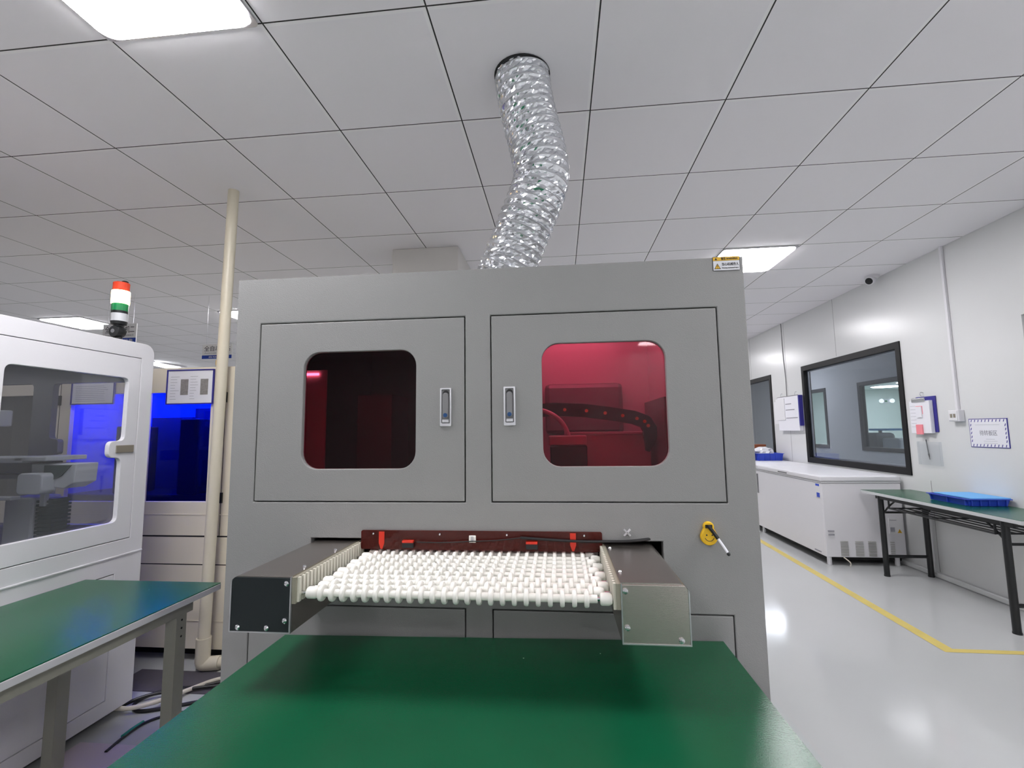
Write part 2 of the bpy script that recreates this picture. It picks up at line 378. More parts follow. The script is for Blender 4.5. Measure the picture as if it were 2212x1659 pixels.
b.box(mx0+.02, mx1-.02, mback-.02, mback, ZF+.04, mz1); b.box(mx0+.02, mx1-.02, D+.03, mback-.02, mz1-.02, mz1)
b.box(mx0+.02, mx1-.02, D+.03, mback-.02, ZF+.04, ZF+.06); b.obj('body', 'grey', gm, bev=.003)
# feet
for x in (mx0+.1, mx1-.1):
    for y in (D+.1, mback-.1):
        MB().lathe((x, y, ZF), (0, 0, 1), [(0, .03), (.012, .03), (.016, .012), (.05, .012)], 16).obj('foot', 'dgrey', gm, smooth=True)
# recess strips behind the door gaps
b = MB()
for (a0, a1) in ((d1x0, d1x1), (d2x0, d2x1)):
    for (c0, c1) in ((dz0, dz1), (lz0, lz1)):
        b.plate('y', D+.03, .004, rect(a0-.012, a1+.012, c0-.012, c1+.012), [rect(a0+.03, a1-.03, c0+.03, c1-.03)])
b.obj('door_seal', 'dark', gm)
def lock(door, cx, z0, z1):
    w_ = .019
    y = D
    f = MB().plate('y', y-.006, .008, rr(cx-w_, cx+w_, z0, z1, .003), [rr(cx-w_+.0055, cx+w_-.0055, z0+.010, z1-.0055, .002)]).obj('handle_lock', 'alu', door, bev=.001)
    MB().box(cx-w_+.005, cx+w_-.005, y-.0015, y+.001, z0+.01, z1-.005).obj('recess', 'mgrey', f)
    MB().plate('y', y-.0018, .001, rr(cx-.0105, cx+.0105, z1-.034, z1-.008, .010)).obj('thumb_hole', 'black', f)
    lv = MB().plate('y', y-.0085, .007, rr(cx-.0095, cx+.0095, z0+.026, z1-.016, .009)).obj('lever', 'mgrey', f, bev=.002)
    MB().cyl((cx, y-.011, z0+.036), (cx, y-.008, z0+.036), .0068).obj('lock_core', 'keyb', f)
    MB().box(cx-.011, cx+.011, y-.008, y-.001, z0+.012, z0+.022).obj('latch', 'alu', f, bev=.001)
def door(a0, a1, wx0, wx1, wz0, wz1, lkx):
    d = MB().plate('y', D, .022, rect(a0, a1, dz0, dz1), [rr(wx0, wx1, wz0, wz1, .055)]).obj('door', 'grey', gm, bev=.0022)
    MB().plate('y', D+.015, .005, rr(wx0-.015, wx1+.015, wz0-.015, wz1+.015, .06)).obj('window_pane', 'acr', d)
    lock(d, lkx, S(.0115), S(.0955)); return d
dl = door(d1x0, d1x1, S(-.577), S(-.314), S(-.0795), S(.184), S(-.246)); dl['label'] = 'left grey door with a near-black red window'
dr = door(d2x0, d2x1, S(-.035), S(.2265), S(-.0765), S(.188), S(-.1055)); dr['label'] = 'right grey door with a lit magenta window'
for (a0, a1) in ((d1x0, d1x1), (d2x0, d2x1)):
    MB().box(a0, a1, D, D+.022, lz0, lz1).obj('lower_door', 'grey', gm, bev=.0022)
# chamber interior
cz0 = S(-.205)
b = MB(); b.box(mx0+.02, mx1-.02, D+.03, mback-.02, cz0-.01, cz0); b.obj('chamber_floor', 'mgrey', gm)
MB().box(-.262, -.250, D+.04, mback-.02, cz0, mz1-.02).obj('partition', 'dgrey', gm)
MB().box(-.249, .41, D+.62, D+.63, cz0, mz1-.02).obj('chamber_back_panel', 'inner', gm)
MB().box(.40, .41, D+.04, D+.62, cz0, mz1-.02).obj('chamber_side_panel', 'inner', gm)
MB().box(mx0+.021, -.263, mback-.028, mback-.02, cz0, mz1-.02).obj('dark_liner', 'dark', gm)
MB().box(mx0+.021, mx0+.024, D+.05, mback-.03, cz0, mz1-.02).obj('dark_liner', 'dark', gm)
MB().box(-.20, .30, D+.30, D+.34, mz1-.055, mz1-.035).obj('inner_light', 'inlamp', gm)
MB().box(-.80, -.66, D+.30, D+.5, cz0, S(.10)).obj('dark_module', 'black', gm)
MB().box(-1.02, -.945, D+.255, D+.26, .229, .238).obj('reflection_strip', 'striplamp', gm)  # glowing strip stands for a light's reflection in the left window
MB().box(-1.05, -.915, D+.262, D+.27, cz0, .25).obj('gradient_panel', 'robot', gm)  # panel added to catch the strip's glow as a gradient
# gear seen through the magenta window
b = MB().box(-.06, .28, D+.57, D+.61, -.02, .205); b.obj('raised_panel', 'mgrey', gm, bev=.02)
b = MB().box(.02, .36, D+.42, D+.5, cz0, -.012).box(.02, .37, D+.41, D+.5, -.02, -.008); b.obj('rail_housing', 'robot', gm, bev=.003)
ch = [(-.13, .075), (-.02, .083), (.10, .076), (.20, .062), (.29, .046), (.335, .028), (.352, -.005), (.348, -.05), (.338, -.085)]
b = MB()
def chain_pt(t):
    k = t*(len(ch)-1); i = min(int(k), len(ch)-2); f = k-i
    return Vector((ch[i][0]*(1-f)+ch[i+1][0]*f, ch[i][1]*(1-f)+ch[i+1][1]*f))
N = 60; top, bot = [], []
for i in range(N+1):
    t = i/N; p = chain_pt(t); q = chain_pt(min(1, t+.03)); p0_ = chain_pt(max(0, t-.03)); d_ = (q-p0_).normalized(); nrm = Vector((-d_.y, d_.x))
    wd = .026 if t < .8 else .026*(1-(t-.8)/.2*.75)
    top.append(tuple(p+nrm*wd)); bot.append(tuple(p-nrm*wd))
MB().plate('y', D+.36, .03, top+bot[::-1]).obj('drag_chain', 'black', gm)
brass = mat('brass_pin', (245, 190, 110), .35, .1)
for t in (.17, .26, .35, .44, .53, .61, .68):
    p = chain_pt(t); MB().cyl((p.x, D+.356, p.y), (p.x, D+.362, p.y), .0065, n=12).obj('chain_pin', brass, gm)
MB().box(.375, .399, D+.22, D+.60, cz0, .115).obj('side_cabinet', 'mgrey', gm)
MB().tube([(-.16, D+.28, .085), (-.08, D+.28, .082), (-.02, D+.28, .06), (.02, D+.28, .02), (.04, D+.28, -.04), (.04, D+.28, -.09)], .009).obj('hose', 'robot', gm, smooth=True)
MB().box(-.04, .10, D+.25, D+.35, -.055, -.02).obj('clamp_block', 'robot', gm, bev=.004)
MB().box(-.035, .10, D+.24, D+.36, cz0, -.057).obj('motor_block', 'black', gm, bev=.004)
# --- conveyor
YF = .752*D; za = -.392
zt, zb = -.311*YF, -.430*YF
def cheek(x0, x1, sgn, fm):
    """folded steel side box of the conveyor; sgn -1: the left one"""
    prof = [(x0, zb), (x1, zb), (x1, zt), (x0, zt)]
    out_i = 3 if sgn < 0 else 2
    P = []
    for i, p in enumerate(prof):
        if i == out_i:
            k = .022; cx, cz = (p[0]-sgn*k, p[1]-k)
            for j in range(6):
                a = R(90+ (90*j/5 if sgn < 0 else -90*j/5)) if sgn < 0 else R(90*j/5)
                P.append((cx+k*math.cos(a), cz+k*math.sin(a)))
        else: P.append(p)
    o = MB().plate('y', YF+.004, D+.05-YF, P).obj('conveyor_side_box', 'steel', gm, smooth=True)
    k_ = .0028
    ins = [(min(max(p[0], x0+k_), x1-k_), min(max(p[1], zb+k_), zt-k_)) for p in P]
    MB().plate('y', YF-.0015, .006, P, [ins]).obj('folded_edge', 'alu', o, smooth=True)
    Pi = [(max(x0+.002, min(x1-.002, p[0])), max(zb+.001, min(zt-.004, p[1]))) for p in P]
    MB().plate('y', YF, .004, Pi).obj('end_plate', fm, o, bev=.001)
    return o
lx0, lx1, rx0, rx1 = -.73*YF, -.589*YF, .117*YF, .2525*YF
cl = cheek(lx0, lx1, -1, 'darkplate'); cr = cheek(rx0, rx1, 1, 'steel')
cl['label'] = 'steel side box with a dark end plate'; cr['label'] = 'steel side box with a bare steel end plate'
def screw(parent, p, ax, r=.0065):
    MB().lathe(p, ax, [(0, r), (.003, r), (.0055, r*.6), (.006, .0005)], 12).obj('screw', 'chrome', parent, smooth=True)
for x, z in ((-.672, -.365), (-.674, -.452), (-.795, -.470), (-.72, -.470)): screw(cl, (x, YF, z), (0, -1, 0))
for x, z in ((.141, -.366), (.143, -.446), (.261, -.470)): screw(cr, (x, YF, z), (0, -1, 0))
for y in (1.20, 1.37): screw(cl, (-.672, y, zt), (0, 0, 1), .005)
for y in (1.20, 1.43): screw(cr, (.14, y, zt), (0, 0, 1), .005)
# ribbed inner plates and cross members
for sgn, xa in ((-1, lx1), (1, rx0)):
    b = MB(); d_ = -sgn
    b.box(min(xa, xa+d_*.010), max(xa, xa+d_*.010), YF+.002, D+.04, zt-.065 if sgn < 0 else zt-.06, zt-.003)
    gd = b.obj('ribbed_guard', mat('guard_gap_shade', (150, 146, 130), .6), gm)  # darker base puts the shade between the ribs into the colour
    n = 22; b = MB()
    for i in range(n):
        y = YF+.008+i*(D+.03-YF-.012)/n
        b.box(min(xa+d_*.010, xa+d_*.016), max(xa+d_*.010, xa+d_*.016), y, y+.0100, zt-.062, zt-.004)
    b.obj('rib', 'ivory', gd)
for y in (D-.02,): MB().box(lx1, rx0, y, y+.012, zb+.030, zb+.05).obj('cross_member', 'steel', gm)
# rollers: a shaft, a sleeve and its wheels
xa0, xa1 = lx1+.014, rx0-.012
PW = .0281
def wheel_mb(x, y, z, mb=None, n=20, r=.0198):
    mb = mb or MB()
    mb.lathe((x-.0055, y, z), (1, 0, 0), [(0, r*.60), (0, r*.86), (.0015, r*.96), (.004, r), (.007, r), (.0095, r*.96), (.011, r*.86), (.011, r*.60)], n); return mb
rows = [1.142+.0405*k for k in range(13)]
NW = 25
w0 = None; wheels_left = MB()
for k, y in enumerate(rows):
    off = PW*((0, .4, .82)[k] if k < 3 else .24)
    rl = MB().cyl((xa0-.01, y, za), (xa1+.01, y, za), .0042, n=12).obj('roller', 'chrome', gm, smooth=True)
    xs0 = xa0+.028; xs1 = xa1-.030
    MB().cyl((xs0+.02, y, za), (xs1-.01, y, za), .0095, n=14).obj('sleeve', 'nylon', rl, smooth=True)
    for e, (c0, c1) in enumerate(((xs0-.012+.008*(k % 2), xs0+.017+.008*(k % 2)), (xs1-.004-.014*(k % 2), xs1+.024-.014*(k % 2)))):
        MB().lathe((c0, y, za), (1, 0, 0), [(0, .009), (.001, .0125), (.004, .0145), (c1-c0-.008, .0145), (c1-c0-.002, .012), (c1-c0, .010)], 18).obj('end_collar', 'nylon', rl, smooth=True)
    for i in range(-1, NW+1):
        x = xs0+.026+off+i*PW
        if x > xs1-.008: break
        if x < xs0+.022: continue
        if k < 4:
            if w0 is None:
                w0 = wheel_mb(x, y, za).obj('wheel', 'nylon', rl, smooth=True); wo = Vector((x, y, za)); l0 = w0.location.copy(); rl0 = ORG[rl.name].copy()
            else:
                c = w0.copy(); COL.objects.link(c); c.parent = rl
                c.location = l0+(Vector((x, y, za))-wo)-(ORG[rl.name]-rl0)
        else: wheel_mb(x, y, za, wheels_left, 14)
o = wheels_left.obj('wheel', 'nylon', gm, smooth=True, kind='stuff')
# acrylic splash strip across the opening
ax0, ax1, az0, az1 = S(-.431), S(.0825), S(-.249), S(-.2095)
ac = MB().plate('y', D-.008, .005, rr(ax0, ax1, az0, az1, .006)).obj('splash_strip', 'acr2', gm)
for x in (S(-.403), S(-.257), S(-.114), S(.046)): screw(ac, (x, D-.008, S(-.2165)), (0, -1, 0), .0045)
MB().box(ax0+.004, ax1-.004, D-.002, D+.001, S(-.228), S(-.212)).obj('backing_rail', 'black', ac)
for x in (S(-.385), S(.023)):
    MB().plate('y', D-.0095, .0012, [(x-.009, S(-.212)), (x+.009, S(-.212)), (x+.009, S(-.236)), (x+.003, S(-.248)), (x-.003, S(-.248)), (x-.009, S(-.236))]).obj('red_marker', 'red', ac)
for x in (S(-.325), S(-.062)):
    m_ = MB().box(x-.018, x+.018, D-.022, D-.0095, S(-.2335), S(-.2285)).obj('sensor_cap', 'red', gm, bev=.001)
    MB().box(x-.018, x+.018, D-.020, D-.0095, S(-.2435), S(-.2336)).obj('sensor_body', 'black', m_)
def tie(x, z, y):
    t = MB().box(x-.011, x+.011, y-.004, y, z-.011, z+.011).obj('tie_mount', 'nylon', gm, bev=.002)
    MB().box(x-.0035, x+.0035, y-.009, y-.004, z-.007, z+.009).obj('tie_head', 'alu', t)
tie(S(-.187), S(-.2255), D-.009)
t_ = MB()
cx, cz = S(.1335), S(-.2105)
for a in (45, -45):
    ca, sa = math.cos(R(a)), math.sin(R(a)); L, W_ = .014, .0028
    q = [(-L, -W_), (L, -W_), (L, W_), (-L, W_)]
    t_.plate('y', D-.006, .006, [(cx+u*ca-v*sa, cz+u*sa+v*ca) for u, v in q])
t_.obj('cross_clip', 'alu', gm, bev=.001)
cb = [(S(-.305), -.0215, S(-.2312)), (S(-.25), -.02, S(-.2325)), (S(-.187), -.021, S(-.2285)), (S(-.13), -.018, S(-.2265)), (S(-.085), -.02, S(-.2205)), (S(-.04), -.016, S(-.2235)), (S(.03), -.014, S(-.2275)), (S(.085), -.012, S(-.2275)), (S(.14), -.012, S(-.2265)), (S(.175), -.006, S(-.2225)), (S(.195), .03, S(-.226))]
MB().tube([(x, D+y, z) for x, y, z in cb[:5]], .0016, 8).obj('sensor_wire', 'cable', gm, smooth=True)
MB().tube([(x, D+y, z) for x, y, z in cb[4:]], .0042, 8).obj('cable_bundle', 'cable', gm, smooth=True)
# warning sticker on the top right corner
lx, lw, lz, lh = S(.333), .083, S(.3325), .046
st = MB().plate('y', D-.0012, .001, rr(lx, lx+lw, lz, lz+lh, .003)).obj('warning_sticker', 'black', gm)
MB().plate('y', D-.0016, .0006, rect(lx+.0015, lx+lw-.0015, lz+.0015, lz+lh*.70)).obj('sticker_field', 'label', st)
MB().plate('y', D-.0016, .0006, rect(lx+.0015, lx+lw-.0015, lz+lh*.72, lz+lh-.0015)).obj('sticker_header', 'ylab', st)
MB().plate('y', D-.0022, .0006, [(lx+.004, lz+.006), (lx+.024, lz+.006), (lx+.014, lz+.024)]).obj('hazard_triangle', 'black', st)
MB().plate('y', D-.0026, .0006, [(lx+.0065, lz+.0075), (lx+.0215, lz+.0075), (lx+.014, lz+.021)]).obj('triangle_field', 'ylab', st)
text('!', .014, (lx+.0122, D-.003, lz+.0085), 'y', 'ink', st)
text('当心机械伤人', .011, (lx+.027, D-.002, lz+.017), 'y', 'ink', st, wid=.051)
text('Warning mechanical injury', .0055, (lx+.027, D-.002, lz+.0075), 'y', 'ink', st, wid=.051)
text('警告 WARNING', .009, (lx+.026, D-.002, lz+lh*.78), 'y', 'ink', st, wid=.05)
MB().plate('y', D-.0022, .0006, [(lx+.006, lz+lh*.77), (lx+.014, lz+lh*.77), (lx+.010, lz+lh*.93)]).obj('header_triangle', 'black', st)

# round yellow switch key-guard with face and black/white pull
sm = thing('smiley_hook', 'yellow smiley-face hook holding a short black and white stylus on the grey machine', 'hook', (S(.296), D, S(-.228)))
cx, cz = S(.294), S(-.2165)
P = []
for i in range(25): a = R(145+ i*250/24); P.append((cx+.0245*math.cos(a), cz+.0245*math.sin(a)))
for i in range(13): a = R(-20+ i*220/12); P.append((cx+.0155*math.cos(a), cz+.030+.0145*math.sin(a)))
MB().plate('y', D-.014, .014, P).obj('hook_body', 'yellow', sm, bev=.003)
b = MB(); b.cyl((cx-.008, D-.0152, cz+.006), (cx-.008, D-.0138, cz+.006), .0022, n=10); b.cyl((cx+.008, D-.0152, cz+.006), (cx+.008, D-.0138, cz+.006), .0022, n=10)
b.tube([(cx+.0135*math.cos(R(a)), D-.0145, cz+.002+.0135*math.sin(R(a))) for a in range(200, 345, 18)], .0009, 6)
b.obj('smile', 'ink', sm)
sp = thing('stylus', 'short stylus with a black clip end and white shaft hanging from the yellow hook', 'tool', (cx+.03, D-.02, cz-.035))
MB().tube([(cx-.004, D-.018, cz+.034), (cx+.006, D-.026, cz+.020), (cx+.018, D-.034, cz)], .0055, 10).obj('clip_end', 'black', sp, smooth=True)
MB().tube([(cx+.018, D-.034, cz), (cx+.028, D-.046, cz-.018), (cx+.036, D-.055, cz-.034)], .0038, 10).obj('shaft', 'paper', sp, smooth=True)
MB().lathe((cx+.0355, D-.0545, cz-.033), (.35, -.4, -.8), [(0, .002), (.002, .0046), (.006, .0052), (.010, .003), (.011, .0005)], 12).obj('tip', 'black', sp, smooth=True)
MB().box(cx-.011, cx+.009, D-.0155, D-.013, cz+.026, cz+.036).obj('slot', 'black', sm)

# ------------------------------------------------------------------ foil duct
def duct():
    t = thing('exhaust_duct', 'crinkled silver foil duct rising from the grey machine into the ceiling', 'duct', (-.235, 1.83, mz1))
    pts = [(-.122, 1.785, HC+.02), (-.112, 1.79, 1.37), (-.092, 1.80, 1.27), (-.068, 1.80, 1.17), (-.05, 1.80, 1.08), (-.05, 1.80, 1.01), (-.068, 1.80, .945), (-.11, 1.805, .85), (-.152, 1.81, .75), (-.192, 1.82, .66), (-.222, 1.83, .60), (-.228, 1.83, mz1+.016)]
    P = [Vector(p) for p in pts]
    for _ in range(1):
        Q = [P[0]]
        for a, b_ in zip(P, P[1:]): Q += [a*.75+b_*.25, a*.25+b_*.75]
        P = Q+[P[-1]]
    L = [0]
    for a, b_ in zip(P, P[1:]): L.append(L[-1]+(b_-a).length)
    def at(s):
        s = max(0, min(L[-1], s)); i = 0
        while i < len(L)-2 and L[i+1] < s: i += 1
        f = (s-L[i])/(L[i+1]-L[i]); return P[i].lerp(P[i+1], f)
    rib = .031; per = 4; nr = int(L[-1]/rib*per); n = 60
    rnd = random.Random(3); mb = MB(); rings = []; a = None
    for k in range(nr+1):
        s = L[-1]*k/nr; p = at(s); tg = (at(s+.012)-at(s-.012)).normalized()
        a = (Vector((1, 0, 0)) if a is None else a); a = (a-tg*a.dot(tg)).normalized(); b_ = tg.cross(a)
        ph = k % per; base = .1125 if ph == 0 else (.1085 if ph in (1, per-1) else .1065)
        rg = []
        for i in range(n):
            jr = rnd.uniform(-.0032, .0032) if ph else rnd.uniform(-.0004, .0004)
            r_ = base+jr; an = 2*math.pi*(i+(rnd.uniform(-.3, .3) if ph else 0))/n
            rg.append(mb.bm.verts.new(p+a*r_*math.cos(an)+b_*r_*math.sin(an)+tg*(rnd.uniform(-.0022, .0022) if ph else 0)))
        rings.append(rg)
    mb.skin(rings, cap=False); mb.obj('foil_sleeve', 'foil', t, recalc=False)
    b = MB()
    for k in range(0, nr+1, per):
        s = L[-1]*k/nr; p = at(s); tg = (at(s+.012)-at(s-.012)).normalized(); a2 = (Vector((1, 0, 0))-tg*tg.x).normalized(); b2 = tg.cross(a2)
        pts_ = [[b.bm.verts.new(p+(a2*math.cos(2*math.pi*i/48)+b2*math.sin(2*math.pi*i/48))*(.1125+.0021*math.cos(2*math.pi*j/6))+tg*.0021*math.sin(2*math.pi*j/6)) for j in range(6)] for i in range(48)]
        for i in range(48):
            for j in range(6): b.bm.faces.new((pts_[i][j], pts_[(i+1) % 48][j], pts_[(i+1) % 48][(j+1) % 6], pts_[i][(j+1) % 6]))
    b.obj('wire_coil', 'alu', t, smooth=True)
    MB().lathe((-.12, 1.785, HC-.004), (0, 0, 1), [(0, .1135), (0, .1155), (.003, .1155), (.003, .1135)], 40).obj('ceiling_collar', 'black', t)
duct()

# ------------------------------------------------------------------ green work tables
def table_main():
    t = thing('work_table', 'large green-topped work table in front of the grey machine', 'table', (-.19, .8, ZF))
    z = -.621; x0, x1, y0, y1 = -.861, .468, -.10, 1.436
    top = [(x0, y0), (.471, y0), (.464, 1.485), (x0, y1)]
    MB().plate('z', z-.003, .003, top).obj('table_mat', 'mat', t)
    MB().plate('z', z-.030, .027, [(a_+(.001 if a_ > 0 else -.001), b_) for a_, b_ in top]).obj('tabletop', 'edge', t, bev=.002)
    for x in (x0+.06, x1-.10):
        for y in (y0+.06, y1-.10):
            MB().box(x, x+.04, y, y+.04, ZF, z-.031).obj('leg', 'legp', t, bev=.003)
    b = MB(); b.box(x0+.10, x1-.10, y0+.07, y0+.09, z-.09, z-.031).box(x0+.10, x1-.10, y1-.09, y1-.07, z-.09, z-.031)
    b.box(x0+.07, x0+.09, y0+.10, y1-.10, z-.09, z-.031).box(x1-.09, x1-.07, y0+.10, y1-.10, z-.09, z-.031); b.obj('apron', 'legp', t)
table_main()
def table_left():
    t = thing('work_table', 'green-topped work table at the lower left, beside the white machine', 'table', (-1.7, 1.2, ZF))
    x0, x1, y0, y1, z = -2.012, -1.398, .35, 1.853, -.605
    MB().box(x0, x1, y0, y1, z-.003, z).obj('table_mat', 'mat', t)
    MB().box(x0-.001, x1+.001, y0-.001, y1+.001, z-.026, z-.003).obj('tabletop', 'edge', t, bev=.002)
    for x in (x0+.03, x1-.105):
        for y in (y0+.10, y1-.10):
            l = MB(); l.box(x, x+.045, y-.003, y, ZF, z-.027).box(x+.042, x+.045, y-.045, y-.003, ZF, z-.027).box(x, x+.045, y-.048, y-.045, ZF, z-.027).box(x, x+.003, y-.045, y-.003, ZF, z-.027)
            l.obj('leg', 'legp', t)
    b = MB(); b.box(x0+.03, x1-.055, y1-.10, y1-.08, z-.080, z-.027).box(x0+.03, x1-.055, y0+.06, y0+.08, z-.080, z-.027)
    b.box(x1-.058, x1-.052, y0+.08, y1-.08, z-.080, z-.027).box(x0+.03, x0+.034, y0+.08, y1-.08, z-.080, z-.027); b.obj('apron', 'legp', t)
    b = MB()
    for z_ in (z-.10, z-.13, z-.16): b.cyl((x1-.058, y1-.125, z_), (x1-.0575, y1-.125, z_), .004, n=8)
    b.obj('bolt', 'dark', t)
table_left()

# ------------------------------------------------------------------ white inspection machine on the left
def white_machine():
    X, X2, Y0, Y1, ZT, ZB = -2.03, -3.22, .30, 2.135, .45, ZF+.04
    t = thing('inspection_machine', 'white enclosed machine with a big clear door on the left side', 'machine', (-2.6, 1.2, ZF))
    prof = [(Y0, ZB), (Y1, ZB)] + [(Y1-.05+.05*math.cos(R(a)), ZT-.05+.05*math.sin(R(a))) for a in range(0, 91, 15)] + [(Y0, ZT)]
    dy0, dy1, dzb, dzt = 1.447, 2.064, -.476, .374
    win = rpoly([(1.505, -.393), (1.992, -.393), (1.992, -.100), (1.930, -.100), (1.930, -.024), (2.004, -.024), (2.006, .272), (1.505, .272)], .028)
    gp = .003
    holes = [rect(dy0-gp, dy1+gp, dzb-gp, dzt+gp), rect(.80, 1.43, dzb-gp, dzt+gp), rect(1.30, 2.0, -1.17, -.625)]
    MB().plate('x', X-.03, .03, prof, holes).obj('front_frame', 'white', t, bev=.002)
    d = MB().plate('x', X-.022, .022, rect(dy0, dy1, dzb, dzt), [win]).obj('door', 'white', t, bev=.002)
    MB().plate('x', X-.026, .004, rect(1.48, 2.03, -.42, .30)).obj('window_pane', 'cglass', d)
    MB().box(X, X+.006, 1.962, 2.05, -.078, -.044).obj('door_badge', 'tan', d, bev=.002)
    MB().box(X-.022, X, .803, 1.427, dzb, dzt).obj('door', 'white', t, bev=.002)
    MB().box(X-.022, X-.001, 1.303, 1.997, -1.167, -.628).obj('lower_panel', 'white', t, bev=.002)
    MB().plate('x', X-.034, .003, rect(dy0-.02, dy1+.02, dzb-.02, dzt+.02), [rect(dy0+.03, dy1-.03, dzb+.03, dzt-.03)]).obj('door_seal', 'dark', t)
    b = MB().box(X-.002, X+.004, Y0, Y1-.002, -.553, -.545); b.obj('ledge', 'white', t, bev=.002)
    # end wall with the two windows of its double doors
    wr = rpoly([(-2.515, -.43), (-2.075, -.43), (-2.075, .268), (-2.55, .268), (-2.55, -.012), (-2.498, -.012), (-2.498, -.088), (-2.53, -.088)], .022)
    wl = rpoly([(-3.14, -.43), (-2.66, -.43), (-2.66, .268), (-3.14, .268)], .025)
    MB().plate('y', Y1-.03, .028, rect(X2, X-.03, ZB, ZT-.052), [wr, wl]).obj('end_wall', mat('end_wall_in_shade', (128, 128, 126), .4), t)  # end wall greyed, the shade inside is put into its colour
    b = MB(); b.box(X2, X2+.02, Y0+.02, Y1-.03, ZB, ZT-.05); b.box(X2, X-.03, Y0, Y0+.02, ZB, ZT-.02).obj('side_walls', 'white', t)
    q = [(Y0, ZT-.02), (Y0, ZT)] + [(Y1-.05+.05*math.cos(R(a)), ZT-.05+.05*math.sin(R(a))) for a in range(90, -1, -15)] + [(Y1, ZT-.052), (Y1-.02, ZT-.052)] + [(Y1-.05+.03*math.cos(R(a)), ZT-.05+.03*math.sin(R(a))) for a in range(0, 91, 15)]
    MB().plate('x', X2, X-.03-X2, q).obj('top_cover', 'white', t, smooth=True)
    MB().box(X2+.02, X-.03, Y0+.02, Y1-.03, -.56, -.54).obj('deck', 'mgrey', t)
    for x in (X-.1, X2+.1):
        for y in (Y0+.1, Y1-.1): MB().cyl((x, y, ZF), (x, y, ZB), .025, n=14).obj('foot', 'black', t)
    # gear inside
    b = MB(); b.box(-2.62, -2.30, 1.80, 1.98, -.112, -.088).box(-2.34, -2.19, 1.80, 1.98, -.105, -.085).obj('gantry_beam', 'robot', t, bev=.004)
    b = MB(); b.box(-2.95, -2.30, 1.86, 1.97, -.185, -.112).obj('linear_rail', 'mgrey', t, bev=.004)
    MB().box(-2.95, -2.30, 1.85, 1.86, -.165, -.158).obj('rail_slot', 'black', t)
    b = MB(); b.plate('y', 1.84, .10, [(-2.30, -.205), (-2.14, -.225), (-2.09, -.20), (-2.085, -.118), (-2.305, -.118)]); b.obj('gripper_housing', 'robot', t, bev=.004)
    MB().plate('y', 1.836, .004, [(-2.235, -.205), (-2.15, -.17), (-2.105, -.124), (-2.235, -.124)]).obj('dark_cutout', 'bellow', t)
    MB().plate('y', 1.79, .06, rr(-2.305, -2.185, -.245, -.155, .02)).obj('motor_cover', 'robot', t, bev=.005)
    MB().box(-2.42, -2.28, 1.84, 1.96, -.538, -.262).obj('column', 'robot', t, bev=.008)
    MB().box(-2.46, -2.34, 1.80, 1.84, -.27, -.256).obj('bracket', 'robot', t, bev=.003)
    b = MB()
    for i in range(16): z = -.534+i*.0165; b.box(-2.275, -2.195, 1.85, 1.93, z, z+.010); b.box(-2.268, -2.202, 1.857, 1.923, z+.010, z+.0165)
    b.obj('bellows', 'bellow', t)
    MB().box(-2.250, -2.225, 1.84, 1.86, -.30, -.248).obj('nozzle', 'robot', t, bev=.003)
    MB().box(-2.60, -2.56, 1.86, 1.95, .05, .125).box(-2.64, -2.615, 1.88, 1.93, .06, .10).obj('camera_head', 'robot', t, bev=.006)
    MB().box(-2.95, -2.2, 1.62, 1.65, ZT-.05, ZT-.035).obj('inner_light', 'fillstrip', t)  # glowing strip added to brighten the dark interior
    MB().box(-3.0, -2.9, 1.2, 1.5, -.54, .2).obj('equipment_block', 'dgrey', t, bev=.01)
    MB().box(-2.82, -2.55, 1.6, 2.0, -.54, -.40).obj('equipment_block', 'mgrey', t, bev=.01)
    return t
white_machine()
def stack_light():
    t = thing('signal_tower', 'red, lit amber and green signal tower standing on the white machine', 'signal light', (-2.10, 2.0, .45))
    x, y = -2.10, 2.0
    MB().lathe((x, y, .45), (0, 0, 1), [(0, .03), (.006, .03), (.010, .018), (.03, .016)], 20).obj('base', 'black', t, smooth=True)
    MB().lathe((x, y-.018, .497), (0, -1, 0), [(-.036, .026), (-.030, .030), (0, .030), (.006, .026)], 24).obj('joint', 'black', t, smooth=True)
    MB().cyl((x, y-.0245, .497), (x, y-.029, .497), .010, n=16).obj('joint_bolt', 'chrome', t)
    MB().lathe((x, y, .515), (0, 0, 1), [(0, .018), (.014, .020), (.018, .031), (.032, .033)], 24).obj('neck', 'black', t, smooth=True)
    MB().cyl((x, y, .547), (x, y, .585), .034, n=28).obj('label_band', 'label', t, smooth=True)
    MB().cyl((x, y, .585), (x, y, .598), .0325, n=28).obj('black_ring', 'black', t, smooth=True)
    for nm, z0, z1, r, m in (('green_lens', .598, .634, .033, 'green'), ('amber_lens', .634, .697, .036, 'amber'), ('red_lens', .697, .738, .033, 'redlens')):
        MB().lathe((x, y, z0), (0, 0, 1), [(0, r), (z1-z0-.002, r), (z1-z0, r-.002)], 28).obj(nm, m, t, smooth=True)
    MB().lathe((x-.015, y, .738), (0, 0, 1), [(0, .013), (.006, .013), (.009, .008)], 16).lathe((x+.018, y, .738), (0, 0, 1), [(0, .013), (.006, .013), (.009, .008)], 16).obj('cap', 'dark', t)
stack_light()

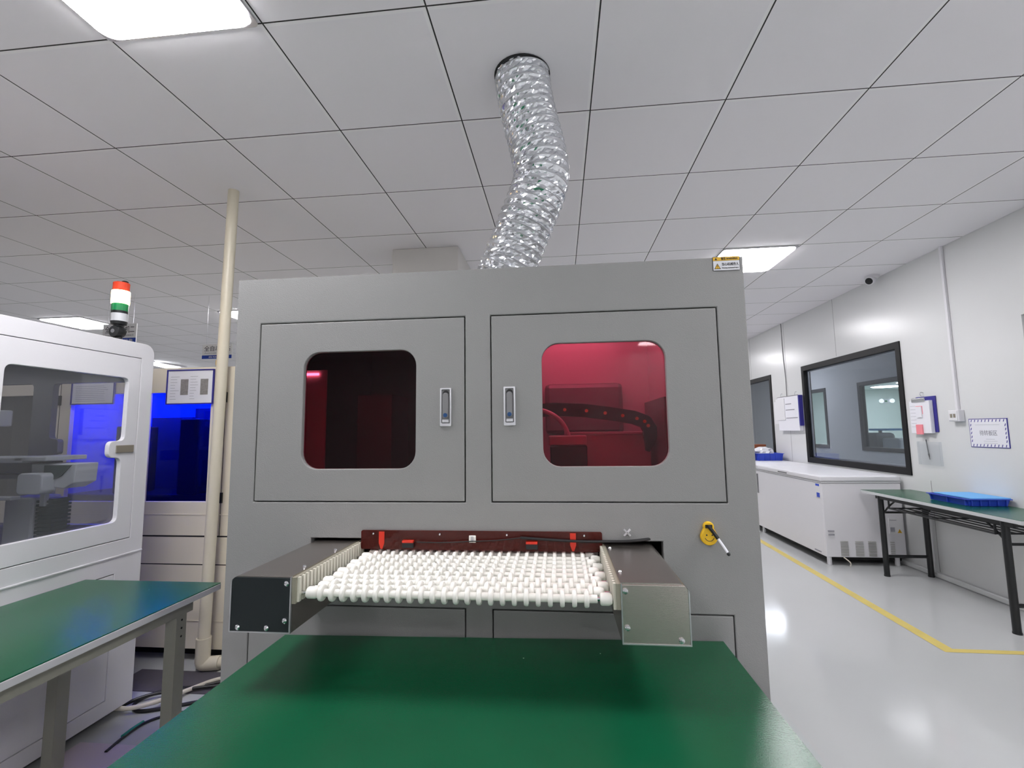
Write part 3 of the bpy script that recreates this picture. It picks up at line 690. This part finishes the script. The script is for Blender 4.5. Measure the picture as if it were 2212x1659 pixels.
# ------------------------------------------------------------------ beige cabinets behind
def beige_cab(x0, x1, y, label, accent, dark=False):
    t = thing('test_cabinet', label, 'cabinet', ((x0+x1)/2, y+.5, ZF), 'beige cabinets in a row')
    zt, zb = .402, -1.20; q = .9377
    c = (x0+x1)/2; bw = .40
    bx = [(c-.47, c-.05), (c+.05, c+.45)] if not dark else [(x0+.05, x1-.03)]
    holes = [rect(a, b_, -.387, .253) for a, b_ in bx]
    MB().plate('y', y, .025, rect(x0, x1, zb, zt), holes).obj('front', 'beige', t, bev=.003)
    b = MB(); b.box(x0, x0+.02, y+.025, y+.95, zb, zt).box(x1-.02, x1, y+.025, y+.95, zb, zt).box(x0+.02, x1-.02, y+.93, y+.95, zb, zt).box(x0+.02, x1-.02, y+.025, y+.93, zt-.02, zt).box(x0+.02, x1-.02, y+.025, y+.93, zb, zb+.02)
    b.obj('body', 'beige', t)
    for i, (a, b_) in enumerate(bx):
        p = MB().box(a-.01, b_+.01, y+.026, y+.031, -.397, .263).obj('window_pane', accent, t)
    # grooves
    b = MB(); b.box(x0, x1, y-.001, y, -.586, -.578).box(x0, x1, y-.001, y, -.742, -.737).box(x0+.008, x0+.011, y-.001, y, -.578, .36).box(x1-.011, x1-.008, y-.001, y, -.578, .36)
    b.obj('groove', 'dark', t)
    b = MB(); b.box(x0, x1, y-.003, y, -.462, -.457).box(x0, x1, y-.003, y, -1.05, -1.045); b.obj('rib', 'beige', t)
    for xx in (c-.545, c+.545) if not dark else ():
        for zz in (.219, -.364):
            MB().box(xx-.018, xx+.012, y-.012, y-.001, zz-.03, zz+.03).obj('hinge', 'black', t, bev=.002)
    if not dark:
        MB().box(c-.546, c-.543, y-.001, y, -.578, .36).obj('door_gap', 'dark', t); MB().box(c+.543, c+.546, y-.001, y, -.578, .36).obj('door_gap', 'dark', t)
        MB().box(x0+.05, x1-.05, y+.5, y+.52, -.60, .38).obj('inner_wall', 'robot', t)
        MB().box(x0+.1, x1-.1, y+.2, y+.24, .33, .35).obj('cabinet_lamp', 'bluelamp', t)
        rnd = random.Random(11)
        b = MB().box(c+.02, c+.24, y+.40, y+.49, -.2, .18).box(c-.3, c+.0, y+.40, y+.49, -.40, .12); b.obj('panel', 'dgrey', t)
        b = MB().box(x0+.05, x1-.05, y+.1, y+.49, -.42, -.36).box(c+.17, c+.30, y+.10, y+.30, -.36, .10).box(c-.28, c-.15, y+.12, y+.3, -.36, .06); b.obj('dark_fixture', 'black', t, bev=.01)
        b = MB()
        for i in range(14):
            x = c+.24+rnd.uniform(0, .2); z = rnd.uniform(-.14, .12); b.box(x, x+rnd.uniform(.01, .06), y+.3, y+.33, z, z+rnd.uniform(.004, .02))
        for i in range(10):
            p0_ = (c+.27+rnd.uniform(0, .16), y+.27, rnd.uniform(-.12, .10)); p1_ = (p0_[0]+rnd.uniform(-.05, .05), y+.25, p0_[2]+rnd.uniform(-.08, .08))
            b.cyl(p0_, p1_, .003, n=6)
        b.obj('fitting', 'robot', t)
    for x in (x0+.1, x1-.1): MB().cyl((x, y+.12, ZF), (x, y+.12, zb), .025, n=12).obj('foot', 'black', t)
    MB().box(x0+.01, x1-.01, y+.10, y+.9, ZF+.002, zb).obj('plinth', 'dark', t)
    return t
bc = beige_cab(-3.15, -1.85, 2.56, 'beige cabinet with vivid blue door windows behind the white machine', 'blueacr')
bc2 = beige_cab(-4.60, -3.20, 2.56, 'beige cabinet with dark door windows, glimpsed through the white machine', 'cglass', True)
def board(x0, x1, z0, z1, y, label, prints):
    t = thing('notice_board', label, 'notice', ((x0+x1)/2, y, z0), 'framed notices hung on the beige cabinet')
    MB().plate('y', y-.012, .010, rect(x0, x1, z0, z1), [rect(x0+.007, x1-.007, z0+.007, z1-.007)]).obj('frame', 'navy', t)
    MB().box(x0+.006, x1-.006, y-.008, y-.003, z0+.006, z1-.006).obj('sheet', 'paper', t)
    W_ = x1-x0; Hh = z1-z0
    if prints:
        for fx in (.30, .72): MB().box(x0+W_*fx, x0+W_*(fx+.16), y-.0092, y-.0082, z0+Hh*.27, z0+Hh*.72).obj('printed_picture', 'photo', t)
    b = MB(); rnd = random.Random(5)
    for i in range(9):
        z = z0+Hh*(.15+.08*i)
        for u in ((.08, .27), (.5, .68)) if prints else ((.1, .85),):
            b.box(x0+W_*u[0], x0+W_*(u[1]-rnd.uniform(0, .1)), y-.0092, y-.0082, z, z+.0015)
    b.obj('printed_lines', 'greyink', t)
    return t
board(-2.326, -2.024, .180, .388, 2.552, 'white notice with two grey pictures in a navy frame on the beige cabinet', True)
board(-2.955, -2.665, .190, .330, 2.552, 'plain white notice seen through the white machine, on the blue window', False)
# little red/yellow signal lamp above the cabinet
t = thing('signal_lamp', 'small red over yellow lamp on the beige cabinet beside the cream pipe', 'signal light', (-2.05, 2.66, .402))
MB().cyl((-2.075, 2.66, .402), (-2.075, 2.66, .425), .022, n=20).obj('base', 'white', t); MB().cyl((-2.075, 2.66, .425), (-2.075, 2.66, .456), .029, n=20).obj('yellow_lens', 'yellens', t, smooth=True)
MB().cyl((-2.075, 2.66, .456), (-2.075, 2.66, .492), .026, n=20).obj('red_lens', 'redlens', t, smooth=True)
# pipe
t = thing('drain_pipe', 'cream plastic pipe from ceiling to floor between the beige cabinet and grey machine', 'pipe', (-1.955, 2.5, ZF))
MB().cyl((-1.925, 2.50, HC), (-1.955, 2.48, -1.17), .030, n=24).obj('pipe', 'pvc', t, smooth=True)
MB().cyl((-1.9545, 2.48, -1.10), (-1.955, 2.48, -1.225), .037, n=24).tube([(-1.955, 2.48, -1.20), (-1.955, 2.48, -1.238), (-1.92, 2.49, -1.238), (-1.87, 2.50, -1.236)], .036, 20, 3).obj('elbow', 'pvc', t, smooth=True)
MB().tube([(-1.88, 2.50, -1.237), (-1.70, 2.53, -1.237), (-1.5, 2.55, -1.237)], .030, 20, 1).obj('floor_run', 'pvc', t, smooth=True)
# boxed column behind the machine
tag(MB().box(-1.30, -.764, 3.50, 4.05, ZF, HC-.001).obj('column', mat('column_paint', (212, 209, 205), .5), bev=.004), 'beige square column reaching the ceiling behind the grey machine', 'column')

# hanging signs
def hang_sign(x0, x1, y, z0, z1, zh, label, cn, en, band, wz):
    t = thing('hanging_sign', label, 'sign', ((x0+x1)/2, y, z0), 'white signs hung from the ceiling')
    MB().box(x0, x1, y, y+.01, z0, z1).obj('sign_panel', 'sign', t)
    hb = (z1-z0)*.24
    MB().box(x0, x1, y-.002, y, z0, z0+hb).obj('blue_band', 'bluesign', t)
    W_ = x1-x0
    text(cn, (z1-z0)*.40, (x0+W_*.06, y-.001, z0+(z1-z0)*.55), 'y', 'ink', t, wid=W_*.88)
    text(en, (z1-z0)*.16, (x0+W_*.08, y-.001, z0+(z1-z0)*.34), 'y', 'greyink', t, wid=W_*.84)
    text(band, (z1-z0)*.13, (x0+W_*.22, y-.003, z0+hb*.3), 'y', 'sign', t, wid=W_*.68)
    for x in (x0+W_*.12, x1-W_*.12): MB().cyl((x, y+.005, z1), (x, y+.005, HC), .0016, n=6).obj('hanging_wire', 'alu', t)
hang_sign(-4.69, -4.31, 4.30, .955, 1.152, 0, 'white hanging sign with blue band behind the signal tower', '全自动压机二', 'Automatic Pressing Machine II', '自动化设备', 0)
hang_sign(-3.69, -3.36, 4.45, .785, .938, 0, 'white hanging sign with blue band beside the cream pipe', '全自动PI贴', 'Automatic PI Sticking', '自动化设备', 0)

# floor clutter at left
tag(MB().box(-2.30, -1.55, 2.27, 2.47, ZF, ZF+.004).obj('floor_tone', 'floorshade'), 'dark grey strip standing for the shadow on the floor in front of the beige cabinet', 'mat')  # dark strip puts the machine's shadow on the floor into colour
tag(MB().box(-2.02, -1.45, .9, 1.89, ZF, ZF+.004).obj('floor_sheet', 'mauve'), 'pale mauve sheet lying on the floor under the left green table', 'sheet')
fz = ZF+.008
tag(MB().tube([(-1.62, 2.455, fz+.002), (-1.795, 2.407, fz+.002), (-1.856, 2.265, fz+.012), (-1.912, 2.126, fz+.024), (-1.99, 2.08, fz+.022), (-2.06, 2.085, fz+.0185), (-2.10, 2.09, fz+.0185)], .010, 10).obj('white_cable', 'wcable', smooth=True), 'thick white cable curving over the floor from under the grey machine', 'cable')
tag(MB().tube([(-1.65, 2.44, fz), (-1.85, 2.31, fz), (-1.96, 2.30, fz), (-2.03, 2.24, fz), (-2.05, 2.16, fz), (-1.97, 2.09, fz), (-1.85, 2.14, fz), (-1.70, 2.22, fz), (-1.55, 2.25, fz)], .008, 10).obj('looped_cable', 'cable', smooth=True), 'black cable lying in a loop on the floor', 'cable')
tag(MB().tube([(-1.6, 2.37, fz+.006), (-1.88, 2.27, fz+.012), (-2.02, 2.20, fz+.018), (-2.09, 2.11, fz), (-2.16, 2.06, fz)], .008, 10).obj('black_cable', 'cable', smooth=True), 'black cable running beside the loop under the white machine', 'cable')
t = thing('striped_cable', 'thin black cable with a green sleeve lying on the floor', 'cable', (-1.85, 2.0, ZF))
MB().tube([(-1.62, 2.16, fz-.002), (-1.76, 2.12, fz-.002), (-1.86, 2.05, fz-.002), (-1.87, 1.96, fz-.002), (-1.85, 1.84, fz-.002)], .006, 8).obj('cable', 'cable', t, smooth=True)
MB().tube([(-1.868, 2.03, fz), (-1.872, 1.98, fz), (-1.868, 1.93, fz)], .0078, 8).obj('green_sleeve', 'gcable', t, smooth=True)

# floor tape
tp = MB(); yw = .022
tp.bm.faces.new([tp.bm.verts.new(p) for p in ((2.39-yw, 12, ZF+.0012), (2.39+yw, 12, ZF+.0012), (2.19+yw, 3.02+yw, ZF+.0012), (2.165-yw, 3.02-yw, ZF+.0012), (2.165-yw, 3.05, ZF+.0012))])
tp.bm.faces.new([tp.bm.verts.new(p) for p in ((2.165-yw, 3.02-yw, ZF+.0012), (3.12, 2.99, ZF+.0012), (3.12, 3.035, ZF+.0012), (2.19+yw, 3.02+yw, ZF+.0012))])
tag(tp.obj('floor_tape', 'tape'), 'yellow tape line on the pale floor along the freezer', 'tape')

# ------------------------------------------------------------------ chest freezer
def freezer():
    X0, X1, Y0, Y1, ZT = 2.432, 3.13, 4.71, 7.55, -.46
    t = thing('chest_freezer', 'long white chest freezer against the right wall', 'freezer', ((X0+X1)/2, (Y0+Y1)/2, ZF))
    MB().box(X0+.006, X1, Y0+.006, Y1, -1.20, ZT-.068).obj('body', 'white', t, bev=.008)
    MB().box(X0+.002, X1, Y0+.002, Y1, ZT-.066, ZT-.052).obj('rim', 'white', t, bev=.004)
    l = MB().box(X0-.008, X1, Y0-.008, 6.08, ZT-.050, ZT).obj('lid', 'white', t, bev=.012)
    MB().box(X0-.012, X0-.008, 5.35, 5.55, ZT-.034, ZT-.022).obj('lid_handle', 'mgrey', l)
    MB().box(X0-.008, X1, 6.10, Y1, ZT-.050, ZT).obj('lid', 'white', t, bev=.012)
    MB().box(X0+.05, X1-.02, Y0+.05, Y1-.05, -1.235, -1.20).obj('plinth', 'dark', t)
    for x in (X0+.05, X1-.06):
        for y in (Y0+.05, 6.15, Y1-.08): MB().cyl((x, y, ZF), (x, y, -1.2), .02, n=12).obj('foot', 'white', t)
    for i, (a, b_) in enumerate(((2.566, 2.631), (2.694, 2.763), (2.806, 2.872))):
        b = MB()
        for k in range(10): z = -1.185+k*.014; b.box(a, b_, Y0-.0005, Y0+.007, z, z+.0035)
        b.obj('vent_slots', 'legp', t)
    b = MB()
    for k in range(8): z = -1.18+k*.017; b.box(2.995, 3.03, Y0-.0005, Y0+.007, z, z+.004)
    b.obj('vent_slots', 'legp', t)
    s1 = MB().box(2.464, 2.518, Y0-.001, Y0+.006, -.968, -.958).box(2.466, 2.518, Y0-.001, Y0+.006, -1.002, -.992).obj('rating_print', 'greyink', t)
    lb = MB().box(2.995, 3.108, Y0-.002, Y0+.006, -.985, -.842).obj('energy_label', 'sign', t)
    MB().plate('y', Y0-.0035, .001, [(3.062, -.975), (3.10, -.975), (3.081, -.940)]).obj('warning_triangle', 'ylab', lb)
    text('!', .028, (3.0765, Y0-.0045, -.971), 'y', 'ink', lb)
    b = MB().box(3.003, 3.06, Y0-.003, Y0-.002, -.862, -.858); b.box(3.003, 3.04, Y0-.003, Y0-.002, -.965, -.925); b.obj('printed_lines', 'greyink', lb)
    MB().box(X0+.002, X0+.007, 4.745, 4.81, -.665, -.535).obj('sticker', 'sign', t)
    MB().box(X0+.001, X0+.003, 4.747, 4.81, -.558, -.538).box(X0+.001, X0+.003, 4.747, 4.80, -.662, -.62).obj('sticker_blue', 'blue', t)
    MB().box(X0+.002, X0+.007, 4.80, 4.91, -1.178, -1.168).obj('nameplate', 'greyink', t)
    MB().plate('x', X0-.003, .01, rect(6.13, 6.155, -.80, -.566)).obj('pull_handle', 'mgrey', t)
    MB().tube([(2.585, Y0+.005, -1.20), (2.60, Y0-.02, -1.215), (2.62, Y0-.04, -1.24), (2.615, Y0-.03, ZF+.006)], .005, 8).obj('power_cord', 'wcable', t, smooth=True)
freezer()
# blue crate and clutter on the freezer's far end
def crate(name, label, x0, x1, y0, y1, z, h, group):
    t = thing(name, label, 'tray', ((x0+x1)/2, (y0+y1)/2, z), group)
    k = .012
    b = MB()
    def ring(x, e, zz): return [b.bm.verts.new(p) for p in ((x0+e, y0+e, zz), (x1-e, y0+e, zz), (x1-e, y1-e, zz), (x0+e, y1-e, zz))]
    A = ring(0, k, z); B = ring(0, 0, z+h); C = ring(0, .006, z+h); D_ = ring(0, k+.006, z+.006)
    for P_, Q_ in ((A, B), (B, C), (C, D_)):
        for i in range(4): b.bm.faces.new((P_[i], P_[(i+1) % 4], Q_[(i+1) % 4], Q_[i]))
    b.bm.faces.new(A[::-1]); b.bm.faces.new(D_)
    MB().plate('z', z+h-.006, .006, rr(x0-.012, x1+.012, y0-.012, y1+.012, .012), [rect(x0+.004, x1-.004, y0+.004, y1-.004)]).obj('rim', 'blue', t, bev=.001)
    n = 5
    for i in range(n):
        x = x0+.02+(x1-x0-.05)*i/(n-1); b.box(x, x+.006, y0-.004, y0+k, z+.004, z+h-.006)
    m_ = max(3, int((y1-y0)/.12))
    for i in range(m_):
        y = y0+.02+(y1-y0-.05)*i/(m_-1); b.box(x0-.004, x0+k, y, y+.006, z+.004, z+h-.006)
    b.obj('tray_shell', 'blue', t)
    return t
crate('parts_tray', 'blue plastic crate full of bags on the far end of the freezer', 2.76, 3.10, 6.90, 7.35, -.46, .10, 'blue plastic trays')
b = MB(); b.box(2.52, 2.72, 6.92, 7.2, -.46, -.37); tag(b.obj('small_box', 'blue', bev=.006), 'small blue box left of the crate on the freezer', 'box')
tag(MB().box(2.78, 3.08, 7.38, 7.50, -.46, -.25).obj('cardboard_box', 'brown', bev=.003), 'brown cardboard box behind the blue crate', 'box')
def bag(name, c, s, label, m):
    rnd = random.Random(len(name))
    bm = bmesh.new(); bmesh.ops.create_icosphere(bm, subdivisions=3, radius=1)
    for v in bm.verts:
        k = 1+rnd.uniform(-.13, .13); v.co = Vector((v.co.x*s[0]*k, v.co.y*s[1]*k, max(-.9, v.co.z)*s[2]*k)); v.co += Vector(c)
    mb = MB(); mb.bm.free(); mb.bm = bm
    return tag(mb.obj(name, m), label, 'bag')
bag('plastic_bag', (2.93, 7.12, -.36), (.13, .15, .085), 'crumpled clear plastic bag of parts in the blue crate', 'bag')
bag('white_bag', (2.62, 7.06, -.30), (.075, .08, .07), 'white plastic bag on the small blue box', 'paper')

# ------------------------------------------------------------------ folding table at right
def fold_table():
    X0, X1, Y0, Y1, Z = 2.725, 3.145, 3.13, 4.62, -.572
    t = thing('folding_table', 'narrow folding table with dark steel legs along the right wall', 'table', ((X0+X1)/2, (Y0+Y1)/2, ZF))
    MB().box(X0, X1, Y0, Y1, Z-.002, Z).obj('table_mat', 'mat', t)
    MB().box(X0-.001, X1+.001, Y0-.001, Y1+.001, Z-.026, Z-.002).obj('tabletop', 'edge', t, bev=.002)
    f = MB(); f.box(X0+.02, X0+.05, Y0+.08, Y1-.16, Z-.055, Z-.027).box(X1-.05, X1-.02, Y0+.08, Y1-.16, Z-.055, Z-.027); f.obj('rail', 'black', t)
    sh = MB()
    for x in (X0+.09, X0+.16, X0+.23, X0+.30): sh.cyl((x, Y0+.22, Z-.12), (x, Y1-.30, Z-.12), .005, n=8)
    for y in (Y0+.22, (Y0+Y1)/2, Y1-.30): sh.cyl((X0+.035, y, Z-.12), (X1-.035, y, Z-.12), .006, n=8)
    for x in (X0+.035, X1-.035):
        sh.cyl((x, Y0+.22, Z-.12), (x, Y1-.30, Z-.12), .007, n=8)
        for y in (Y0+.22, Y1-.30): sh.cyl((x, y, Z-.12), (x, y, Z-.05), .007, n=8)
    sh.obj('wire_shelf', 'black', t)
    for y in (Y0+.15, Y1-.20):
        for x in (X0+.036, X1-.036): MB().cyl((x, y, ZF+.012), (x, y, Z-.03), .021, n=18).cyl((x, y, ZF), (x, y, ZF+.012), .023, n=18).obj('leg', 'black', t, smooth=True)
        b = MB(); b.cyl((X0+.036, y, ZF+.165), (X1-.036, y, ZF+.165), .013, n=12).cyl((X0+.036, y, Z-.17), (X1-.036, y, Z-.17), .009, n=12)
        b.obj('crossbar', 'black', t, smooth=True)
        s_ = 1 if y < 3.8 else -1
        for x in (X0+.036, X1-.036): MB().tube([(x+.014, y+s_*.01, Z-.17), (x+.014, y+s_*.07, Z-.11), (x+.014, y+s_*.16, Z-.05)], .007, 8).obj('folding_brace', 'black', t, smooth=True)
fold_table()
tr = crate('parts_tray', 'blue plastic tray holding a pale blue sheet on the folding table', 2.862, 3.135, 3.66, 4.02, -.571, .05, 'blue plastic trays')
tag(MB().plate('z', -.522, .008, rr(2.885, 3.145, 3.66, 4.00, .01)).obj('foam_sheet', 'bluel', bev=.002), 'pale blue foam sheet lying on the blue tray', 'sheet')

# ------------------------------------------------------------------ things on the right wall
XW = XR
def clipboard():
    t = thing('clipboard', 'clipboard with white sheets and pink tags hanging on the right wall', 'clipboard', (XW, 4.38, -.06))
    MB().box(XW-.008, XW-.003, 4.245, 4.46, -.055, .25).obj('backboard', 'navy', t)
    MB().box(XW-.040, XW-.010, 4.275, 4.50, -.065, .215).obj('paper_stack', 'paper', t, bev=.002)
    MB().box(XW-.048, XW-.036, 4.31, 4.46, .205, .235).cyl((XW-.045, 4.31, .235), (XW-.045, 4.46, .235), .006, n=8).obj('clip', 'chrome', t, bev=.002)
    MB().box(XW-.050, XW-.041, 4.355, 4.415, .07, .165).obj('paper_tag', 'paper', t); MB().box(XW-.050, XW-.041, 4.36, 4.43, -.075, .01).obj('pink_tag', 'pink', t)
    MB().box(XW-.0412, XW-.0402, 4.35, 4.425, .10, .17).obj('pink_print', 'pink', t)
    MB().tube([(XW-.001, 4.38, .285), (XW-.025, 4.38, .29), (XW-.03, 4.38, .27), (XW-.018, 4.38, .255)], .003, 8).obj('hook', 'alu', t, smooth=True)
    b = MB()
    for i in range(7): b.box(XW-.0408, XW-.0402, 4.43, 4.49, .17-i*.03, .172-i*.03)
    b.obj('printed_lines', 'greyink', t)
clipboard()
t = thing('document_pocket', 'clear plastic pocket holding a pen below the clipboard', 'pocket', (XW, 4.36, -.34))
MB().box(XW-.022, XW-.020, 4.237, 4.480, -.336, -.137).obj('front_sheet', 'pocket', t); MB().box(XW-.020, XW-.002, 4.237, 4.240, -.336, -.137).box(XW-.020, XW-.002, 4.477, 4.480, -.336, -.137).obj('side', 'pocket', t)
p = thing('pen', 'slim pen with a dark tip standing in the clear wall pocket', 'pen', (XW-.01, 4.36, -.32))
MB().cyl((XW-.012, 4.385, -.12), (XW-.012, 4.37, -.24), .004, n=10).obj('barrel', 'dgrey', p); MB().cyl((XW-.012, 4.37, -.24), (XW-.012, 4.362, -.29), .007, .002, n=10).obj('tip', 'black', p)
t = thing('cable_raceway', 'white vertical cable trunking running down the right wall to the socket', 'trunking', (XW, 4.04, .14))
MB().box(XW-.020, XW-.0005, 4.018, 4.042, .12, HC).obj('trunking', 'white', t, bev=.003)
t = thing('wall_socket', 'white socket box at the end of the wall trunking', 'socket', (XW, 4.05, .03))
MB().box(XW-.045, XW-.0005, 3.985, 4.085, .03, .12).obj('box', 'white', t, bev=.004)
f_ = MB().box(XW-.049, XW-.045, 3.995, 4.075, .038, .112).obj('faceplate', 'sign', t, bev=.002)
MB().box(XW-.0505, XW-.049, 4.01, 4.03, .06, .09).box(XW-.0505, XW-.049, 4.04, 4.06, .06, .09).obj('pin_holes', 'tan', t)
# striped wall notice
def wall_notice():
    y0, y1, z0, z1 = 3.64, 3.953, -.168, .047
    t = thing('wall_notice', 'white notice with navy striped border and Chinese characters on the right wall', 'sign', (XW, 3.8, z0))
    MB().box(XW-.004, XW-.0005, y0, y1, z0, z1).obj('backing', 'navy', t)
    MB().box(XW-.005, XW-.004, y0+.005, y1-.005, z0+.005, z1-.005).obj('sheet', 'paper', t)
    b = MB(); 
    def stripe(yc, zc): b.plate('x', XW-.0056, .0005, [(yc+.006, zc-.009), (yc+.0, zc-.009), (yc-.006, zc+.009), (yc+.0, zc+.009)])
    for i in range(10):
        y = y0+.025+i*(y1-y0-.05)/9; stripe(y, z1-.016); stripe(y, z0+.016)
    for i in range(1, 6):
        z = z0+.018+i*(z1-z0-.036)/6; stripe(y0+.017, z); stripe(y1-.017, z)
    b.obj('border_stripes', 'navy', t)
    text('待转板区', .042, (XW-.0055, 3.868, -.075), 'x', 'greyink', t, wid=.142)
    b = MB(); b.box(XW-.0056, XW-.005, 3.70, 3.90, .0, .0015)
    for i, (a, c_) in enumerate(((3.75, 3.82), (3.73, 3.84), (3.73, 3.84))): b.box(XW-.0056, XW-.005, a, c_, -.105-.016*i, -.1035-.016*i)
    b.obj('printed_lines', 'greyink', t)
wall_notice()
# writing pad between the two windows
t = thing('wall_file_board', 'white file board with paper strip between the two right wall windows', 'board', (XW, 6.72, -.055))
MB().box(XW-.05, XW-.002, 6.42, 6.99, -.045, .42).obj('folder', 'paper', t, bev=.004)
MB().box(XW-.058, XW-.051, 6.78, 7.03, .10, .40).obj('paper_strip', 'sign', t)
MB().box(XW-.053, XW-.050, 6.40, 6.99, .418, .426).obj('top_bar', 'mgrey', t)
MB().box(XW-.048, XW-.002, 6.395, 6.419, .02, .42).obj('blue_edge', 'navy', t)
b = MB()
for z, a in ((.31, 6.60), (.23, 6.52), (.12, 6.45)): b.box(XW-.0515, XW-.0503, a, 6.76, z, z+.012)
b.obj('printed_lines', 'greyink', t)
for y in (6.53, 6.93): MB().tube([(XW-.001, y, .47), (XW-.02, y, .475), (XW-.03, y, .45), (XW-.028, y, .42)], .003, 6).obj('hook', 'alu', t)
b = MB().box(XW-.006, XW-.0005, 7.03, 7.20, .05, .37); tag(b.obj('paper_note', 'sign'), 'small pale sheet on the wall between file board and far window', 'paper')
b = MB().tube([(XW-.004, 6.80, .42), (XW-.004, 6.80, .75), (XW-.004, 6.83, .95), (XW-.004, 6.83, HC)], .005, 6); tag(b.obj('wall_cable', 'mgrey'), 'thin grey cable running down the right wall to the file board', 'cable')
# dome camera in the ceiling corner
t = thing('dome_camera', 'small white security camera in the corner of ceiling and right wall', 'camera', (3.07, 4.75, HC))
MB().lathe((3.07, 4.75, HC), (0, 0, -1), [(0, .062), (.018, .062), (.030, .048)], 28).obj('mount', 'white', t, smooth=True)
MB().lathe((3.05, 4.74, HC-.045), (-.75, -.45, -.45), [(-.045, .02), (-.035, .036), (0, .045), (.028, .043), (.034, .036)], 28).obj('camera_ball', 'white', t, smooth=True)
n_ = Vector((-.75, -.45, -.45)).normalized(); c_ = Vector((3.05, 4.74, HC-.045))
MB().lathe(c_+n_*.033, n_, [(0, .033), (.004, .031), (.006, .018)], 24).obj('lens', 'black', t, smooth=True)

# ------------------------------------------------------------------ things in the bright back room
t = thing('laboratory_bench', 'white bench with equipment seen through the inner window', 'bench', (7.0, 9.6, ZF))
MB().box(5.9, 6.9, 8.6, 10.6, -.62, -.57).obj('benchtop', 'white', t)
for x in (5.95, 6.83):
    for y in (8.65, 10.5): MB().box(x, x+.05, y, y+.05, ZF, -.62).obj('leg', 'mgrey', t)
tag(MB().box(6.02, 6.38, 9.6, 10.2, -.57, -.125).obj('desktop_unit', 'mgrey', bev=.06), 'grey rounded desktop unit standing in the bright room', 'equipment')
t = thing('printer', 'white and blue printer beside the rounded unit in the bright room', 'printer', (6.35, 9.2, -.57))
MB().box(6.05, 6.62, 9.05, 9.5, -.57, -.22).obj('body', 'white', t, bev=.03); MB().box(6.15, 6.5, 9.03, 9.05, -.33, -.26).obj('panel', 'bluel', t)
t = thing('wall_shelf', 'blue-edged shelf on posts above the printer in the bright room', 'shelf', (8.0, 11.5, -.30))
MB().box(7.25, 8.0, 11.2, 11.8, -.10, -.055).obj('shelf_board', 'bluel', t)
for x in (7.3, 7.9): MB().box(x, x+.05, 11.5, 11.55, ZF, -.10).obj('post', 'mgrey', t)
t = thing('emergency_light', 'twin-headed emergency light with green lamp on the back room wall', 'light', (12.98, 19.9, .9))
MB().box(12.78, 13.18, 19.93, 19.995, .93, 1.08).obj('housing', 'white', t)
for x in (12.78, 13.18): MB().lathe((x, 19.92, 1.0), (0, -1, 0), [(0, .07), (.06, .085), (.065, .07)], 16).obj('lamp_head', 'em', t)
MB().box(12.94, 13.02, 19.91, 19.93, .96, 1.02).obj('green_lamp', 'green', t)

# ------------------------------------------------------------------ raise everything: the floor becomes z = 0
for o in list(COL.objects):
    if o.parent is None and o is not cam: o.location.z += H
